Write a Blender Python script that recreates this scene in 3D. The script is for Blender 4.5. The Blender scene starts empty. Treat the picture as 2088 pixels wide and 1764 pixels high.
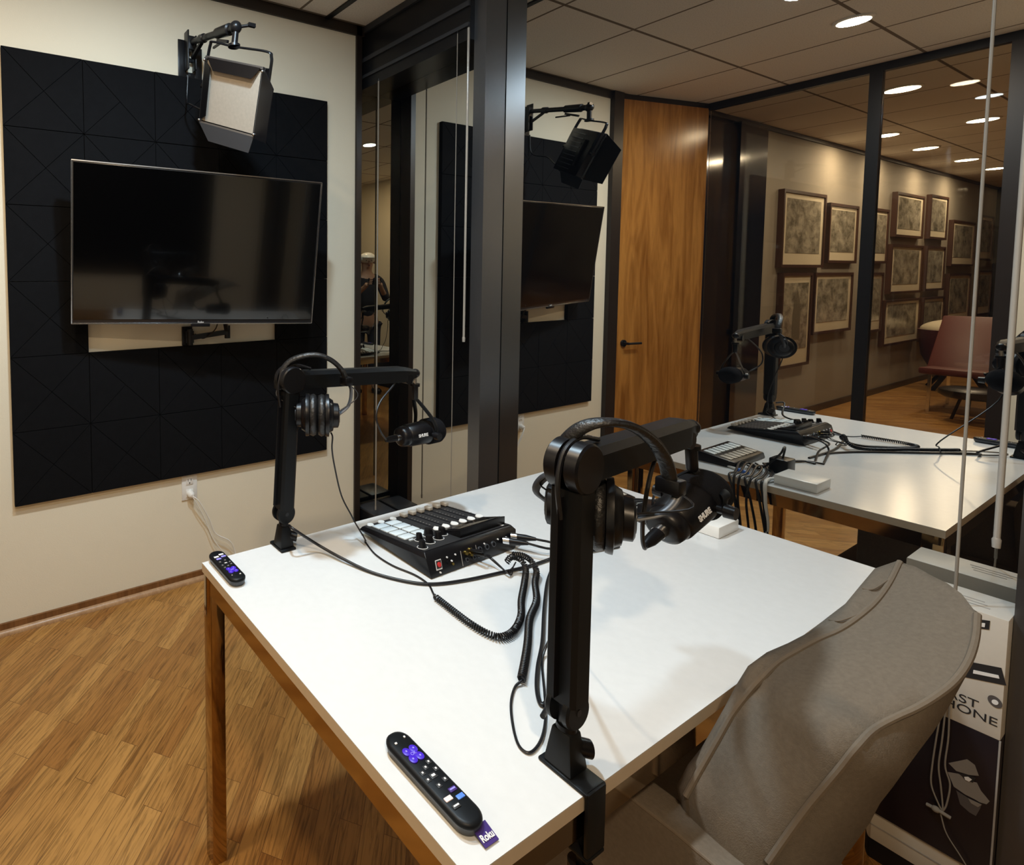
import bpy, bmesh, math, random
from mathutils import Vector, Matrix
random.seed(7)
S = bpy.context.scene
COL = S.collection
PI = math.pi
V = Vector

# ------------------------------------------------------------------ camera
CX, CY, FPX = 479.17, 627.64, 1095.945
YAW, PIT, ROL, HC = math.radians(26.73), math.radians(3.2075), math.radians(-0.4513), 1.4502
WG = 2.1194                      # window glass plane x
FW = V((math.sin(YAW)*math.cos(PIT), math.cos(YAW)*math.cos(PIT), -math.sin(PIT)))
R0 = V((math.cos(YAW), -math.sin(YAW), 0.0)); U0 = R0.cross(FW)
RT = math.cos(ROL)*R0 + math.sin(ROL)*U0; UP = -math.sin(ROL)*R0 + math.cos(ROL)*U0
cd = bpy.data.cameras.new('camera'); cam = bpy.data.objects.new('camera', cd); COL.objects.link(cam)
cam.matrix_world = Matrix(((RT.x, UP.x, -FW.x, 0), (RT.y, UP.y, -FW.y, 0), (RT.z, UP.z, -FW.z, HC), (0, 0, 0, 1)))
cd.sensor_fit = 'HORIZONTAL'; cd.sensor_width = 36.0; cd.lens = FPX*36.0/2088.0
cd.shift_x = (1044-CX)/2088.0; cd.shift_y = (CY-882)/2088.0; cd.clip_start = 0.02
S.camera = cam

def at(px, py, ax, val, mir=False):
    """point where the sight line of a photograph pixel meets the plane <ax>=val (mir: met after the window's reflection)"""
    i = 'xyz'.index(ax); d = FW + RT*((px-CX)/FPX) - UP*((py-CY)/FPX); c = V((0, 0, HC))
    if mir and ax == 'x': val = 2*WG-val
    q = c + d*((val-c[i])/d[i])
    if mir: q.x = 2*WG-q.x
    return q

# ------------------------------------------------------------------ world, exposure, lights
w = bpy.data.worlds.new('night'); S.world = w; w.use_nodes = True
w.node_tree.nodes['Background'].inputs[0].default_value = (0.35, 0.4, 0.5, 1)
w.node_tree.nodes['Background'].inputs[1].default_value = 0.004
vs = S.view_settings; vs.view_transform = 'Standard'; vs.look = 'None'; vs.gamma = 1.0; vs.use_curve_mapping = False
vs.exposure = 0.15
ZC = 2.7837                      # ceiling height
WARM, COOL, AMB = (1.0, 0.76, 0.50), (0.66, 0.86, 1.0), (1.0, 0.80, 0.58)
def lamp(name, x, y, power, color, r=0.06, spread=180, z=ZC-0.012):
    l = bpy.data.lights.new(name, 'AREA'); l.shape = 'DISK'; l.size = 2*r; l.energy = power; l.color = color; l.spread = math.radians(spread)
    o = bpy.data.objects.new(name, l); o.location = (x, y, z); COL.objects.link(o); return o
ROOM_LIGHTS = [(0.0, 1.13, 14, WARM), (0.64, 1.13, 27, COOL), (0.54, 0.50, 9, COOL), (-0.2, -0.60, 24, WARM)]
HALL_LIGHTS = [(-1.885, 1.371), (-3.77, 1.325), (-3.78, 1.885), (-5.02, 1.885), (-6.43, 1.86), (-7.67, 1.84)]
for x, y, e, c in ROOM_LIGHTS: lamp('downlight_beam', x, y, e, c)
for x, y in HALL_LIGHTS: lamp('corridor_beam', x, y, 18, AMB, 0.07)

# ------------------------------------------------------------------ materials
def mat(name): 
    m = bpy.data.materials.new(name); m.use_nodes = True; return m
def P(name, col, rough=0.5, metal=0.0, spec=0.5, noise=0, nscale=60, bump=0, bscale=200, coat=0, emis=None, es=0):
    m = mat(name); nt = m.node_tree; b = nt.nodes['Principled BSDF']
    b.inputs['Base Color'].default_value = (*col, 1); b.inputs['Roughness'].default_value = rough; b.inputs['Metallic'].default_value = metal
    b.inputs['Specular IOR Level'].default_value = spec; b.inputs['Coat Weight'].default_value = coat
    if emis: b.inputs['Emission Color'].default_value = (*emis, 1); b.inputs['Emission Strength'].default_value = es
    tc = nt.nodes.new('ShaderNodeTexCoord')
    n = nt.nodes.new('ShaderNodeTexNoise'); n.inputs['Scale'].default_value = nscale; n.inputs['Detail'].default_value = 4
    nt.links.new(tc.outputs['Object'], n.inputs['Vector'])
    mx = nt.nodes.new('ShaderNodeMix'); mx.data_type = 'RGBA'; k = noise if noise else 0.04
    mx.inputs[6].default_value = (*[c*(1-k) for c in col], 1); mx.inputs[7].default_value = (*[min(1, c*(1+k)) for c in col], 1)
    nt.links.new(n.outputs['Fac'], mx.inputs[0]); nt.links.new(mx.outputs[2], b.inputs['Base Color'])
    if bump:
        n2 = nt.nodes.new('ShaderNodeTexNoise'); n2.inputs['Scale'].default_value = bscale; n2.inputs['Detail'].default_value = 3
        nt.links.new(tc.outputs['Object'], n2.inputs['Vector'])
        bp = nt.nodes.new('ShaderNodeBump'); bp.inputs['Strength'].default_value = bump; bp.inputs['Distance'].default_value = 0.002
        nt.links.new(n2.outputs['Fac'], bp.inputs['Height']); nt.links.new(bp.outputs[0], b.inputs['Normal'])
    return m

def wood_floor():
    m = mat('oak_strip_floor'); nt = m.node_tree; N = nt.nodes; L = nt.links; b = N['Principled BSDF']
    tc = N.new('ShaderNodeTexCoord'); mp = N.new('ShaderNodeMapping'); mp.inputs['Rotation'].default_value = (0, 0, math.radians(-42))
    L.new(tc.outputs['Object'], mp.inputs[0])
    br = N.new('ShaderNodeTexBrick'); br.offset = 0.37; br.offset_frequency = 2; br.inputs['Scale'].default_value = 1
    br.inputs['Brick Width'].default_value = 0.42; br.inputs['Row Height'].default_value = 0.057; br.inputs['Mortar Size'].default_value = 0.0006
    br.inputs['Mortar Smooth'].default_value = 0.2; br.inputs['Bias'].default_value = 0.0
    br.inputs['Color1'].default_value = (0.0, 0.0, 0.0, 1); br.inputs['Color2'].default_value = (1, 1, 1, 1); br.inputs['Mortar'].default_value = (0.3, 0.3, 0.3, 1)
    L.new(mp.outputs[0], br.inputs['Vector'])
    rp = N.new('ShaderNodeValToRGB'); e = rp.color_ramp.elements
    e[0].position = 0; e[0].color = (0.30, 0.135, 0.034, 1); e[1].position = 1; e[1].color = (0.44, 0.232, 0.068, 1)
    k = e.new(0.5); k.color = (0.37, 0.185, 0.050, 1)
    L.new(br.outputs['Color'], rp.inputs[0])
    # grain: stretched along the strip, offset per strip
    off = N.new('ShaderNodeVectorMath'); off.operation = 'SCALE'; off.inputs[3].default_value = 7.0; L.new(br.outputs['Color'], off.inputs[0])
    ad = N.new('ShaderNodeVectorMath'); ad.operation = 'ADD'; L.new(mp.outputs[0], ad.inputs[0]); L.new(off.outputs[0], ad.inputs[1])
    sc = N.new('ShaderNodeMapping'); sc.inputs['Scale'].default_value = (2.2, 34, 1); L.new(ad.outputs[0], sc.inputs[0])
    wv = N.new('ShaderNodeTexNoise'); wv.inputs['Scale'].default_value = 1.9; wv.inputs['Detail'].default_value = 7; wv.inputs['Roughness'].default_value = 0.62; wv.inputs['Distortion'].default_value = 2.4
    L.new(sc.outputs[0], wv.inputs['Vector'])
    r2 = N.new('ShaderNodeValToRGB'); r2.color_ramp.elements[0].position = 0.36; r2.color_ramp.elements[0].color = (0.36, 0.33, 0.30, 1)
    r2.color_ramp.elements[1].position = 0.56; r2.color_ramp.elements[1].color = (1.1, 1.1, 1.1, 1); L.new(wv.outputs['Fac'], r2.inputs[0])
    mu = N.new('ShaderNodeMix'); mu.data_type = 'RGBA'; mu.blend_type = 'MULTIPLY'; mu.inputs[0].default_value = 0.75
    L.new(rp.outputs[0], mu.inputs[6]); L.new(r2.outputs[0], mu.inputs[7])
    jt = N.new('ShaderNodeMix'); jt.data_type = 'RGBA'; jt.blend_type = 'MIX'; jt.inputs[7].default_value = (0.10, 0.04, 0.012, 1)
    L.new(br.outputs['Fac'], jt.inputs[0]); L.new(mu.outputs[2], jt.inputs[6])
    L.new(jt.outputs[2], b.inputs['Base Color'])
    b.inputs['Roughness'].default_value = 0.34; b.inputs['Specular IOR Level'].default_value = 0.45
    bp = N.new('ShaderNodeBump'); bp.inputs['Strength'].default_value = 0.25; bp.inputs['Distance'].default_value = 0.001
    L.new(wv.outputs['Fac'], bp.inputs['Height']); L.new(bp.outputs[0], b.inputs['Normal'])
    return m

def wood_grain(name, c1, c2, rough=0.3, coat=0.3, scale=(9, 9, 0.9)):
    m = mat(name); nt = m.node_tree; N = nt.nodes; L = nt.links; b = N['Principled BSDF']
    tc = N.new('ShaderNodeTexCoord'); mp = N.new('ShaderNodeMapping'); mp.inputs['Scale'].default_value = scale; L.new(tc.outputs['Object'], mp.inputs[0])
    n = N.new('ShaderNodeTexNoise'); n.inputs['Scale'].default_value = 2.5; n.inputs['Detail'].default_value = 8; n.inputs['Distortion'].default_value = 1.2; L.new(mp.outputs[0], n.inputs['Vector'])
    r = N.new('ShaderNodeValToRGB'); r.color_ramp.elements[0].position = 0.32; r.color_ramp.elements[0].color = (*c1, 1); r.color_ramp.elements[1].position = 0.62; r.color_ramp.elements[1].color = (*c2, 1)
    L.new(n.outputs['Fac'], r.inputs[0])
    n2 = N.new('ShaderNodeTexNoise'); n2.inputs['Scale'].default_value = 22; n2.inputs['Detail'].default_value = 3; L.new(mp.outputs[0], n2.inputs['Vector'])
    mu = N.new('ShaderNodeMix'); mu.data_type = 'RGBA'; mu.blend_type = 'MULTIPLY'; mu.inputs[0].default_value = 0.35
    L.new(r.outputs[0], mu.inputs[6]); L.new(n2.outputs['Fac'], mu.inputs[7]); L.new(mu.outputs[2], b.inputs['Base Color'])
    b.inputs['Roughness'].default_value = rough; b.inputs['Coat Weight'].default_value = coat; b.inputs['Coat Roughness'].default_value = 0.2
    return m

def ceiling_mat():
    m = mat('ceiling_tiles'); nt = m.node_tree; N = nt.nodes; L = nt.links; b = N['Principled BSDF']
    tc = N.new('ShaderNodeTexCoord'); mp = N.new('ShaderNodeMapping'); mp.inputs['Location'].default_value = (-0.392, -1.695, 0); L.new(tc.outputs['Object'], mp.inputs[0])
    br = N.new('ShaderNodeTexBrick'); br.offset = 0; br.inputs['Scale'].default_value = 1; br.inputs['Brick Width'].default_value = 0.61; br.inputs['Row Height'].default_value = 0.61
    br.inputs['Mortar Size'].default_value = 0.009; br.inputs['Mortar Smooth'].default_value = 0.3
    br.inputs['Color1'].default_value = (0.82, 0.77, 0.70, 1); br.inputs['Color2'].default_value = (0.85, 0.80, 0.73, 1); br.inputs['Mortar'].default_value = (0.20, 0.165, 0.13, 1)
    L.new(mp.outputs[0], br.inputs['Vector'])
    n = N.new('ShaderNodeTexNoise'); n.inputs['Scale'].default_value = 180; n.inputs['Detail'].default_value = 3; L.new(tc.outputs['Object'], n.inputs['Vector'])
    r = N.new('ShaderNodeValToRGB'); r.color_ramp.elements[0].position = 0.3; r.color_ramp.elements[0].color = (0.72, 0.72, 0.72, 1); r.color_ramp.elements[1].position = 0.5; r.color_ramp.elements[1].color = (1, 1, 1, 1); L.new(n.outputs['Fac'], r.inputs[0])
    mu = N.new('ShaderNodeMix'); mu.data_type = 'RGBA'; mu.blend_type = 'MULTIPLY'; mu.inputs[0].default_value = 0.7
    L.new(br.outputs['Color'], mu.inputs[6]); L.new(r.outputs[0], mu.inputs[7]); L.new(mu.outputs[2], b.inputs['Base Color'])
    b.inputs['Roughness'].default_value = 0.9; b.inputs['Specular IOR Level'].default_value = 0.1
    return m

def mirror_glass(name, fac, tint=(0.97, 0.95, 0.90), back=(0.004, 0.005, 0.007)):
    m = mat(name); nt = m.node_tree; N = nt.nodes; L = nt.links; N.remove(N['Principled BSDF'])
    g = N.new('ShaderNodeBsdfGlossy'); g.inputs['Color'].default_value = (*tint, 1); g.inputs['Roughness'].default_value = 0.0
    d = N.new('ShaderNodeBsdfDiffuse'); d.inputs['Color'].default_value = (*back, 1)
    x = N.new('ShaderNodeMixShader'); L.new(d.outputs[0], x.inputs[1]); L.new(g.outputs[0], x.inputs[2])
    n = N.new('ShaderNodeTexNoise'); n.inputs['Scale'].default_value = 1.5
    mr = N.new('ShaderNodeMapRange'); mr.inputs['To Min'].default_value = fac-0.01; mr.inputs['To Max'].default_value = fac+0.01
    L.new(n.outputs['Fac'], mr.inputs['Value']); L.new(mr.outputs[0], x.inputs[0]); L.new(x.outputs[0], N['Material Output'].inputs[0])
    return m

def clear_glass(name, fac=0.10):
    m = mat(name); nt = m.node_tree; N = nt.nodes; L = nt.links; N.remove(N['Principled BSDF'])
    g = N.new('ShaderNodeBsdfGlossy'); g.inputs['Roughness'].default_value = 0.0
    t = N.new('ShaderNodeBsdfTransparent'); t.inputs['Color'].default_value = (0.86, 0.85, 0.80, 1)
    f = N.new('ShaderNodeFresnel'); f.inputs['IOR'].default_value = 1.5
    x = N.new('ShaderNodeMixShader'); L.new(f.outputs[0], x.inputs[0]); L.new(t.outputs[0], x.inputs[1]); L.new(g.outputs[0], x.inputs[2]); L.new(x.outputs[0], N['Material Output'].inputs[0])
    return m

def wall_mat(name, col, rough=0.75):
    return P(name, col, rough, spec=0.2, noise=0.03, nscale=3, bump=0.15, bscale=300)

def print_mat(name, seed, lo=(0.16, 0.14, 0.10), hi=(0.55, 0.50, 0.40)):
    m = mat(name); nt = m.node_tree; N = nt.nodes; L = nt.links; b = N['Principled BSDF']
    tc = N.new('ShaderNodeTexCoord'); mp = N.new('ShaderNodeMapping'); mp.inputs['Location'].default_value = (seed*3.1, seed*1.7, seed); mp.inputs['Scale'].default_value = (4.5, 3.2, 6.5)
    L.new(tc.outputs['Object'], mp.inputs[0])
    n = N.new('ShaderNodeTexNoise'); n.inputs['Scale'].default_value = 1.3; n.inputs['Detail'].default_value = 7; n.inputs['Roughness'].default_value = 0.7; n.inputs['Distortion'].default_value = 0.3
    L.new(mp.outputs[0], n.inputs['Vector'])
    r = N.new('ShaderNodeValToRGB'); r.color_ramp.elements[0].position = 0.38; r.color_ramp.elements[0].color = (*lo, 1); r.color_ramp.elements[1].position = 0.66; r.color_ramp.elements[1].color = (*hi, 1)
    L.new(n.outputs['Fac'], r.inputs[0]); L.new(r.outputs[0], b.inputs['Base Color']); b.inputs['Roughness'].default_value = 0.25
    return m

M = dict(
    floor=wood_floor(), ceiling=ceiling_mat(), wall=wall_mat('cream_wall_paint', (0.82, 0.765, 0.625)), hallwall=wall_mat('taupe_corridor_paint', (0.36, 0.32, 0.26)),
    darktrim=P('dark_brown_metal_trim', (0.022, 0.016, 0.014), 0.4, 0.2), blackmetal=P('black_satin_metal', (0.012, 0.013, 0.016), 0.32, 0.3), greymetal=P('dark_grey_anodised_metal', (0.17, 0.18, 0.20), 0.33, 0.85),
    basewood=wood_grain('stained_baseboard', (0.16, 0.065, 0.02), (0.27, 0.12, 0.04), 0.4, 0.1), shoe=wood_grain('light_shoe_moulding', (0.42, 0.24, 0.12), (0.55, 0.34, 0.18), 0.4, 0.1),
    doorwood=wood_grain('veneered_door_wood', (0.33, 0.125, 0.022), (0.60, 0.27, 0.060), 0.22, 0.5, (5, 5, 0.55)),
    mirror=mirror_glass('dark_night_window_glass', 0.60), pane=mirror_glass('smoked_side_glass', 0.42, (0.9, 0.86, 0.7)), clear=clear_glass('partition_glass'),
    white=P('white_laminate', (0.69, 0.70, 0.705), 0.16, spec=0.5), edge=P('beige_table_edge', (0.62, 0.52, 0.40), 0.35), bronze=P('polished_bronze', (0.44, 0.30, 0.15), 0.09, 1.0),
    acoustic=P('black_acoustic_foam', (0.0055, 0.0060, 0.0075), 0.85, spec=0.1, noise=0.25, nscale=40, bump=0.3, bscale=400), tileedge=P('foam_edge', (0.006, 0.006, 0.008), 0.9, spec=0.1),
    screen=P('glossy_black_screen', (0.001, 0.001, 0.0012), 0.10, spec=0.8, coat=0.5), bezel=P('black_bezel', (0.02, 0.02, 0.022), 0.25), silver=P('silver_metal', (0.62, 0.62, 0.63), 0.25, 1.0),
    black=P('black_plastic', (0.005, 0.005, 0.0065), 0.33, spec=0.3), blackmat=P('matte_black_coating', (0.0055, 0.0065, 0.008), 0.42, spec=0.22), softblack=P('black_leatherette', (0.009, 0.009, 0.010), 0.42, bump=0.8, bscale=160),
    foam=P('black_windscreen_foam', (0.010, 0.010, 0.012), 0.95, spec=0.1, bump=1, bscale=900), rubber=P('black_cable_rubber', (0.006, 0.006, 0.008), 0.4), chrome=P('chrome', (0.85, 0.85, 0.86), 0.1, 1.0),
    whiteplastic=P('white_plastic', (0.82, 0.82, 0.80), 0.3), pad=P('pale_blue_pads', (0.66, 0.74, 0.78), 0.35), purple=P('purple_rubber', (0.055, 0.015, 0.55), 0.4), lilac=P('lilac_print', (0.30, 0.27, 0.85), 0.5), blue=P('blue_button', (0.10, 0.25, 0.80), 0.4), tagpurple=P('purple_fabric_tag', (0.04, 0.012, 0.16), 0.6),
    pink=P('pinkish_white_button', (0.85, 0.70, 0.70), 0.4), red=P('red_label', (0.7, 0.03, 0.03), 0.4), gold=P('brass_jack', (0.65, 0.45, 0.12), 0.25, 1.0), print=P('white_lettering', (0.80, 0.80, 0.80), 0.5), inkblack=P('black_ink', (0.02, 0.02, 0.022), 0.5), greyprint=P('grey_lettering', (0.35, 0.33, 0.31), 0.5),
    fabric=P('taupe_wool_upholstery', (0.145, 0.120, 0.094), 0.92, spec=0.12, noise=0.20, nscale=170, bump=0.4, bscale=600), piping=P('taupe_piping', (0.155, 0.125, 0.095), 0.9, spec=0.15, noise=0.1, nscale=200),
    diffuser=P('unlit_led_diffuser', (0.46, 0.42, 0.36), 0.35, noise=0.12, nscale=90), darkgrey=P('dark_grey_metal', (0.045, 0.05, 0.06), 0.4, 0.3),
    carton=P('white_carton', (0.60, 0.57, 0.52), 0.45), cream=P('cream_carton', (0.55, 0.50, 0.42), 0.6), cartondark=P('black_glossy_carton', (0.012, 0.009, 0.014), 0.3), skin=P('printed_grey_tone', (0.24, 0.22, 0.20), 0.5), skinlo=P('printed_dark_tone', (0.09, 0.08, 0.08), 0.5),
    frame=P('dark_walnut_frame', (0.060, 0.024, 0.012), 0.45), matboard=P('cream_mat_board', (0.72, 0.64, 0.48), 0.6), redfab=P('red_leather', (0.085, 0.010, 0.006), 0.5), darkred=P('dark_red_fabric', (0.07, 0.012, 0.016), 0.6), bluedark=P('dark_blue_black_glass', (0.006, 0.009, 0.018), 0.12),
    clearrod=P('frosted_acrylic_rod', (0.36, 0.34, 0.31), 0.15, spec=0.8), cord=P('pale_grey_cord', (0.25, 0.23, 0.20), 0.8), glow=P('lit_downlight_lens', (1, 1, 1), 0.5, emis=(1.0, 0.86, 0.66), es=26), glowcool=P('lit_cool_downlight_lens', (1, 1, 1), 0.5, emis=(0.86, 0.95, 1.0), es=26),
)

# ------------------------------------------------------------------ mesh helpers
ORG = {}
def frm(o, z=None, x=None):
    """3x3 matrix with columns x,y,z from a z axis and an x hint"""
    Z = V(z).normalized(); X = V(x); X = (X - Z*X.dot(Z)).normalized(); Y = Z.cross(X)
    return Matrix(((X.x, Y.x, Z.x), (X.y, Y.y, Z.y), (X.z, Y.z, Z.z)))
class MB:
    def __init__(s): s.bm = bmesh.new()
    def hexa(s, pts):
        v = [s.bm.verts.new(p) for p in pts]
        for f in ((0, 3, 2, 1), (4, 5, 6, 7), (0, 1, 5, 4), (1, 2, 6, 5), (2, 3, 7, 6), (3, 0, 4, 7)): s.bm.faces.new([v[i] for i in f])
        return s
    def box(s, a, b):
        (x0, y0, z0), (x1, y1, z1) = a, b
        return s.hexa([(x0, y0, z0), (x1, y0, z0), (x1, y1, z0), (x0, y1, z0), (x0, y0, z1), (x1, y0, z1), (x1, y1, z1), (x0, y1, z1)])
    def obox(s, c, size, R):
        c = V(c); hx, hy, hz = [k/2 for k in size]
        return s.hexa([c + R@V(p) for p in ((-hx, -hy, -hz), (hx, -hy, -hz), (hx, hy, -hz), (-hx, hy, -hz), (-hx, -hy, hz), (hx, -hy, hz), (hx, hy, hz), (-hx, hy, hz))])
    def beam(s, p0, p1, wx, wy, hint=(0, 0, 1)):
        p0, p1 = V(p0), V(p1); d = p1-p0
        if abs(d.normalized().dot(V(hint))) > 0.98: hint = (1, 0, 0)
        return s.obox((p0+p1)/2, (wx, wy, d.length), frm(None, d, hint))
    def loft(s, rings, cap=True, closed=True):
        vs_ = [[s.bm.verts.new(p) for p in r] for r in rings]; n = len(rings[0])
        for a, b in zip(vs_[:-1], vs_[1:]):
            for i in range(n if closed else n-1): s.bm.faces.new((a[i], a[(i+1) % n], b[(i+1) % n], b[i]))
        if cap:
            s.bm.faces.new(vs_[0][::-1]); s.bm.faces.new(vs_[-1])
        return s
    def cyl(s, p0, p1, r0, r1=None, n=24):
        return s.lathe(p0, p1, [(0, r0), (1, r0 if r1 is None else r1)], n)
    def lathe(s, p0, p1, prof, n=28):
        """prof: (t 0..1 along p0->p1, radius)"""
        p0, p1 = V(p0), V(p1); d = p1-p0; R = frm(None, d, (0.3, 0.9, 0.2) if abs(d.normalized().dot(V((0.3, 0.9, 0.2)).normalized())) < 0.9 else (1, 0, 0))
        X, Y = R.col[0], R.col[1]
        return s.loft([[p0+d*t+(X*math.cos(a)+Y*math.sin(a))*max(r, 1e-5) for a in [2*PI*i/n for i in range(n)]] for t, r in prof])
    def tube(s, pts, r, n=8, rx=None, hint=None):
        """round tube (or a flat strap when rx given: rx across hint) along points"""
        pts = [V(p) for p in pts]; rings = []; N_ = None
        for i, p in enumerate(pts):
            t = (pts[min(i+1, len(pts)-1)]-pts[max(i-1, 0)]).normalized()
            if N_ is None:
                h = V(hint) if hint else (V((0, 0, 1)) if abs(t.z) < 0.9 else V((1, 0, 0)))
                N_ = (h-t*h.dot(t)).normalized()
            else: 
                q = V(hint) if hint else N_
                if (q-t*q.dot(t)).length > 1e-4: N_ = (q-t*q.dot(t)).normalized()
            B = t.cross(N_)
            rings.append([p+N_*math.cos(a)*(rx or r)+B*math.sin(a)*r for a in [2*PI*k/n for k in range(n)]])
        return s.loft(rings)
    def prism(s, outline, vec):
        o = [V(p) for p in outline]; v = V(vec); return s.loft([o, [p+v for p in o]])
    def ball(s, c, r, sz=(1, 1, 1), n=16):
        m = bmesh.ops.create_uvsphere(s.bm, u_segments=n*2, v_segments=n, radius=r)
        for v in m['verts']: v.co = V((v.co.x*sz[0], v.co.y*sz[1], v.co.z*sz[2]))+V(c)
        return s
    def build(s, name, m, parent=None, bevel=0, seg=2, sub=0, sharp=38):
        bm = s.bm; bmesh.ops.recalc_face_normals(bm, faces=bm.faces[:])
        if bevel:
            ed = [e for e in bm.edges if len(e.link_faces) == 2 and e.calc_face_angle(0) > math.radians(40)]
            bmesh.ops.bevel(bm, geom=ed, offset=bevel, segments=seg, affect='EDGES', profile=0.5, clamp_overlap=True)
        for f in bm.faces: f.smooth = True
        for e in bm.edges:
            if len(e.link_faces) == 2 and e.calc_face_angle(0) > math.radians(sharp): e.smooth = False
        org = ORG.get(parent.name, V((0, 0, 0))) if parent else None
        if parent is None:
            lo = V([min(v.co[i] for v in bm.verts) for i in range(3)]); hi = V([max(v.co[i] for v in bm.verts) for i in range(3)])
            org = V(((lo.x+hi.x)/2, (lo.y+hi.y)/2, lo.z))
        for v in bm.verts: v.co -= org
        me = bpy.data.meshes.new(name); bm.to_mesh(me); bm.free(); me.materials.append(m)
        o = bpy.data.objects.new(name, me); COL.objects.link(o)
        if parent: o.parent = parent
        else: o.location = org
        ORG[o.name] = org
        if sub:
            md = o.modifiers.new('sub', 'SUBSURF'); md.levels = sub; md.render_levels = sub
        return o
def tag(o, label, cat, group=None):
    o['label'] = label; o['category'] = cat
    if group: o['group'] = group
    return o
def thing(name, loc, label, cat, group=None):
    o = bpy.data.objects.new(name, None); o.empty_display_size = 0.05; COL.objects.link(o); o.location = loc; ORG[o.name] = V(loc)
    return tag(o, label, cat, group)
def struct(mb, name, m, **k):
    o = mb.build(name, m, **k); o['kind'] = 'structure'; return o
def text(body, size, p, xdir, ydir, m, parent, name='lettering', depth=0.0004, bold=0.0, align='LEFT'):
    cu = bpy.data.curves.new(name, 'FONT'); cu.body = body; cu.size = size; cu.extrude = depth; cu.offset = bold; cu.align_x = align
    t = bpy.data.objects.new('t', cu); COL.objects.link(t); dg = bpy.context.evaluated_depsgraph_get(); me = bpy.data.meshes.new_from_object(t.evaluated_get(dg)); bpy.data.objects.remove(t)
    X = V(xdir).normalized(); Y = V(ydir).normalized(); Z = X.cross(Y); org = ORG[parent.name]
    for v in me.vertices: v.co = V(p)+X*v.co.x+Y*v.co.y+Z*v.co.z-org
    me.materials.clear(); me.materials.append(m); me.name = name
    o = bpy.data.objects.new(name, me); COL.objects.link(o); o.parent = parent; ORG[o.name] = org; return o
def smooth(pts, k=6):
    """Catmull-Rom"""
    p = [V(q) for q in pts]; p = [2*p[0]-p[1]]+p+[2*p[-1]-p[-2]]; out = []
    for i in range(1, len(p)-2):
        for j in range(k):
            t = j/k; a, b, c, d = p[i-1], p[i], p[i+1], p[i+2]
            out.append(0.5*((2*b)+(c-a)*t+(2*a-5*b+4*c-d)*t*t+(3*b-a-3*c+d)*t**3))
    out.append(p[-2]); return out
def resample(pts, n):
    pts = [V(p) for p in pts]; L = [0]
    for a, b in zip(pts[:-1], pts[1:]): L.append(L[-1]+(b-a).length)
    out = []; j = 0
    for i in range(n):
        s_ = L[-1]*i/(n-1)
        while j < len(L)-2 and L[j+1] < s_: j += 1
        t = (s_-L[j])/max(L[j+1]-L[j], 1e-9); out.append(pts[j].lerp(pts[j+1], t))
    return out
def coil(pts, R=0.0055, r=0.0017, pitch=0.0048, n=8):
    pts = smooth(pts, 8); L = sum((b-a).length for a, b in zip(pts[:-1], pts[1:])); turns = int(L/pitch); c = resample(pts, turns*n+1); out = []; N_ = V((0, 0, 1))
    for i, p in enumerate(c):
        t = (c[min(i+1, len(c)-1)]-c[max(i-1, 0)]).normalized(); N_ = (N_-t*N_.dot(t)).normalized(); B = t.cross(N_); a = 2*PI*i/n
        out.append(p+N_*math.cos(a)*R+B*math.sin(a)*R)
    return out

# ------------------------------------------------------------------ room shell
DY = 2.3318; XL = -1.04; YS = -1.9; XH = -10.6
struct(MB().box((-12.2, -2.6, -0.06), (2.3, 2.62, 0)), 'floor', M['floor'])
struct(MB().box((-12.2, -2.6, ZC), (2.3, 2.62, ZC+0.06)), 'ceiling', M['ceiling'])
struct(MB().box((-0.014, DY, 0), (1.9065, DY+0.13, ZC)), 'wall_back', M['wall'])
struct(MB().box((XL-0.1, YS, 0), (XL, 0.735, ZC)), 'wall_left', M['wall'])
struct(MB().box((XL-0.1, YS-0.1, 0), (2.3, YS, ZC)), 'wall_front', M['wall'])
fp = MB().box((-0.9, YS+0.0005, 0.45), (1.55, YS+0.03, 2.15)).build('sound_absorber', M['acoustic']); tag(fp, 'large black acoustic panel on the wall facing the television', 'acoustic panel')
struct(MB().box((-0.14, DY-0.012, 2.7314), (1.96, DY, ZC-0.001)), 'trim_1', M['darktrim'])
struct(MB().box((-0.134, DY-0.03, 0), (-0.0141, DY+0.10, ZC-0.001)), 'trim_2', M['darktrim'])
struct(MB().box((-0.012, DY-0.010, 0.0), (1.905, DY, 0.045)), 'baseboard_back', M['basewood'])
q = [(0, -0.010, 0), (0, -0.026, 0), (0, -0.026, 0.006), (0, -0.022, 0.014), (0, -0.015, 0.019), (0, -0.010, 0.020)]
struct(MB().prism([(-0.012, DY+b, c) for a, b, c in q], (1.917, 0, 0)), 'baseboard_shoe', M['shoe'])
# ceiling line above the window, header and blind headrail
struct(MB().box((1.700, YS, ZC-0.010), (1.728, DY-0.001, ZC-0.0005)), 'trim_3', M['blackmetal'])
hd = MB().box((1.965, 1.6485, 2.462), (WG-0.001, 2.3995, ZC-0.001))
struct(hd, 'trim_4', M['blackmetal'])
struct(MB().box((1.955, 1.65, 2.60), (1.9649, 2.40, 2.622)).box((1.955, 1.65, 2.516), (1.9649, 2.40, 2.532)).box((1.95, 1.65, ZC-0.035), (1.9649, DY-0.013, ZC-0.002)), 'trim_5', M['darkgrey'])
# side glass beside the wall end, its frame
struct(MB().box((1.9066, DY-0.012, 0.0), (1.942, DY+0.0670, ZC-0.002)), 'trim_6', M['darktrim'])
struct(MB().box((1.9424, 2.40, 0.06), (WG-0.0005, 2.41, ZC-0.002)), 'window_1', M['pane'])
struct(MB().box((1.9424, 2.385, 0.0), (WG-0.0005, 2.3999, 0.135)), 'trim_7', M['blackmetal'])
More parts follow.
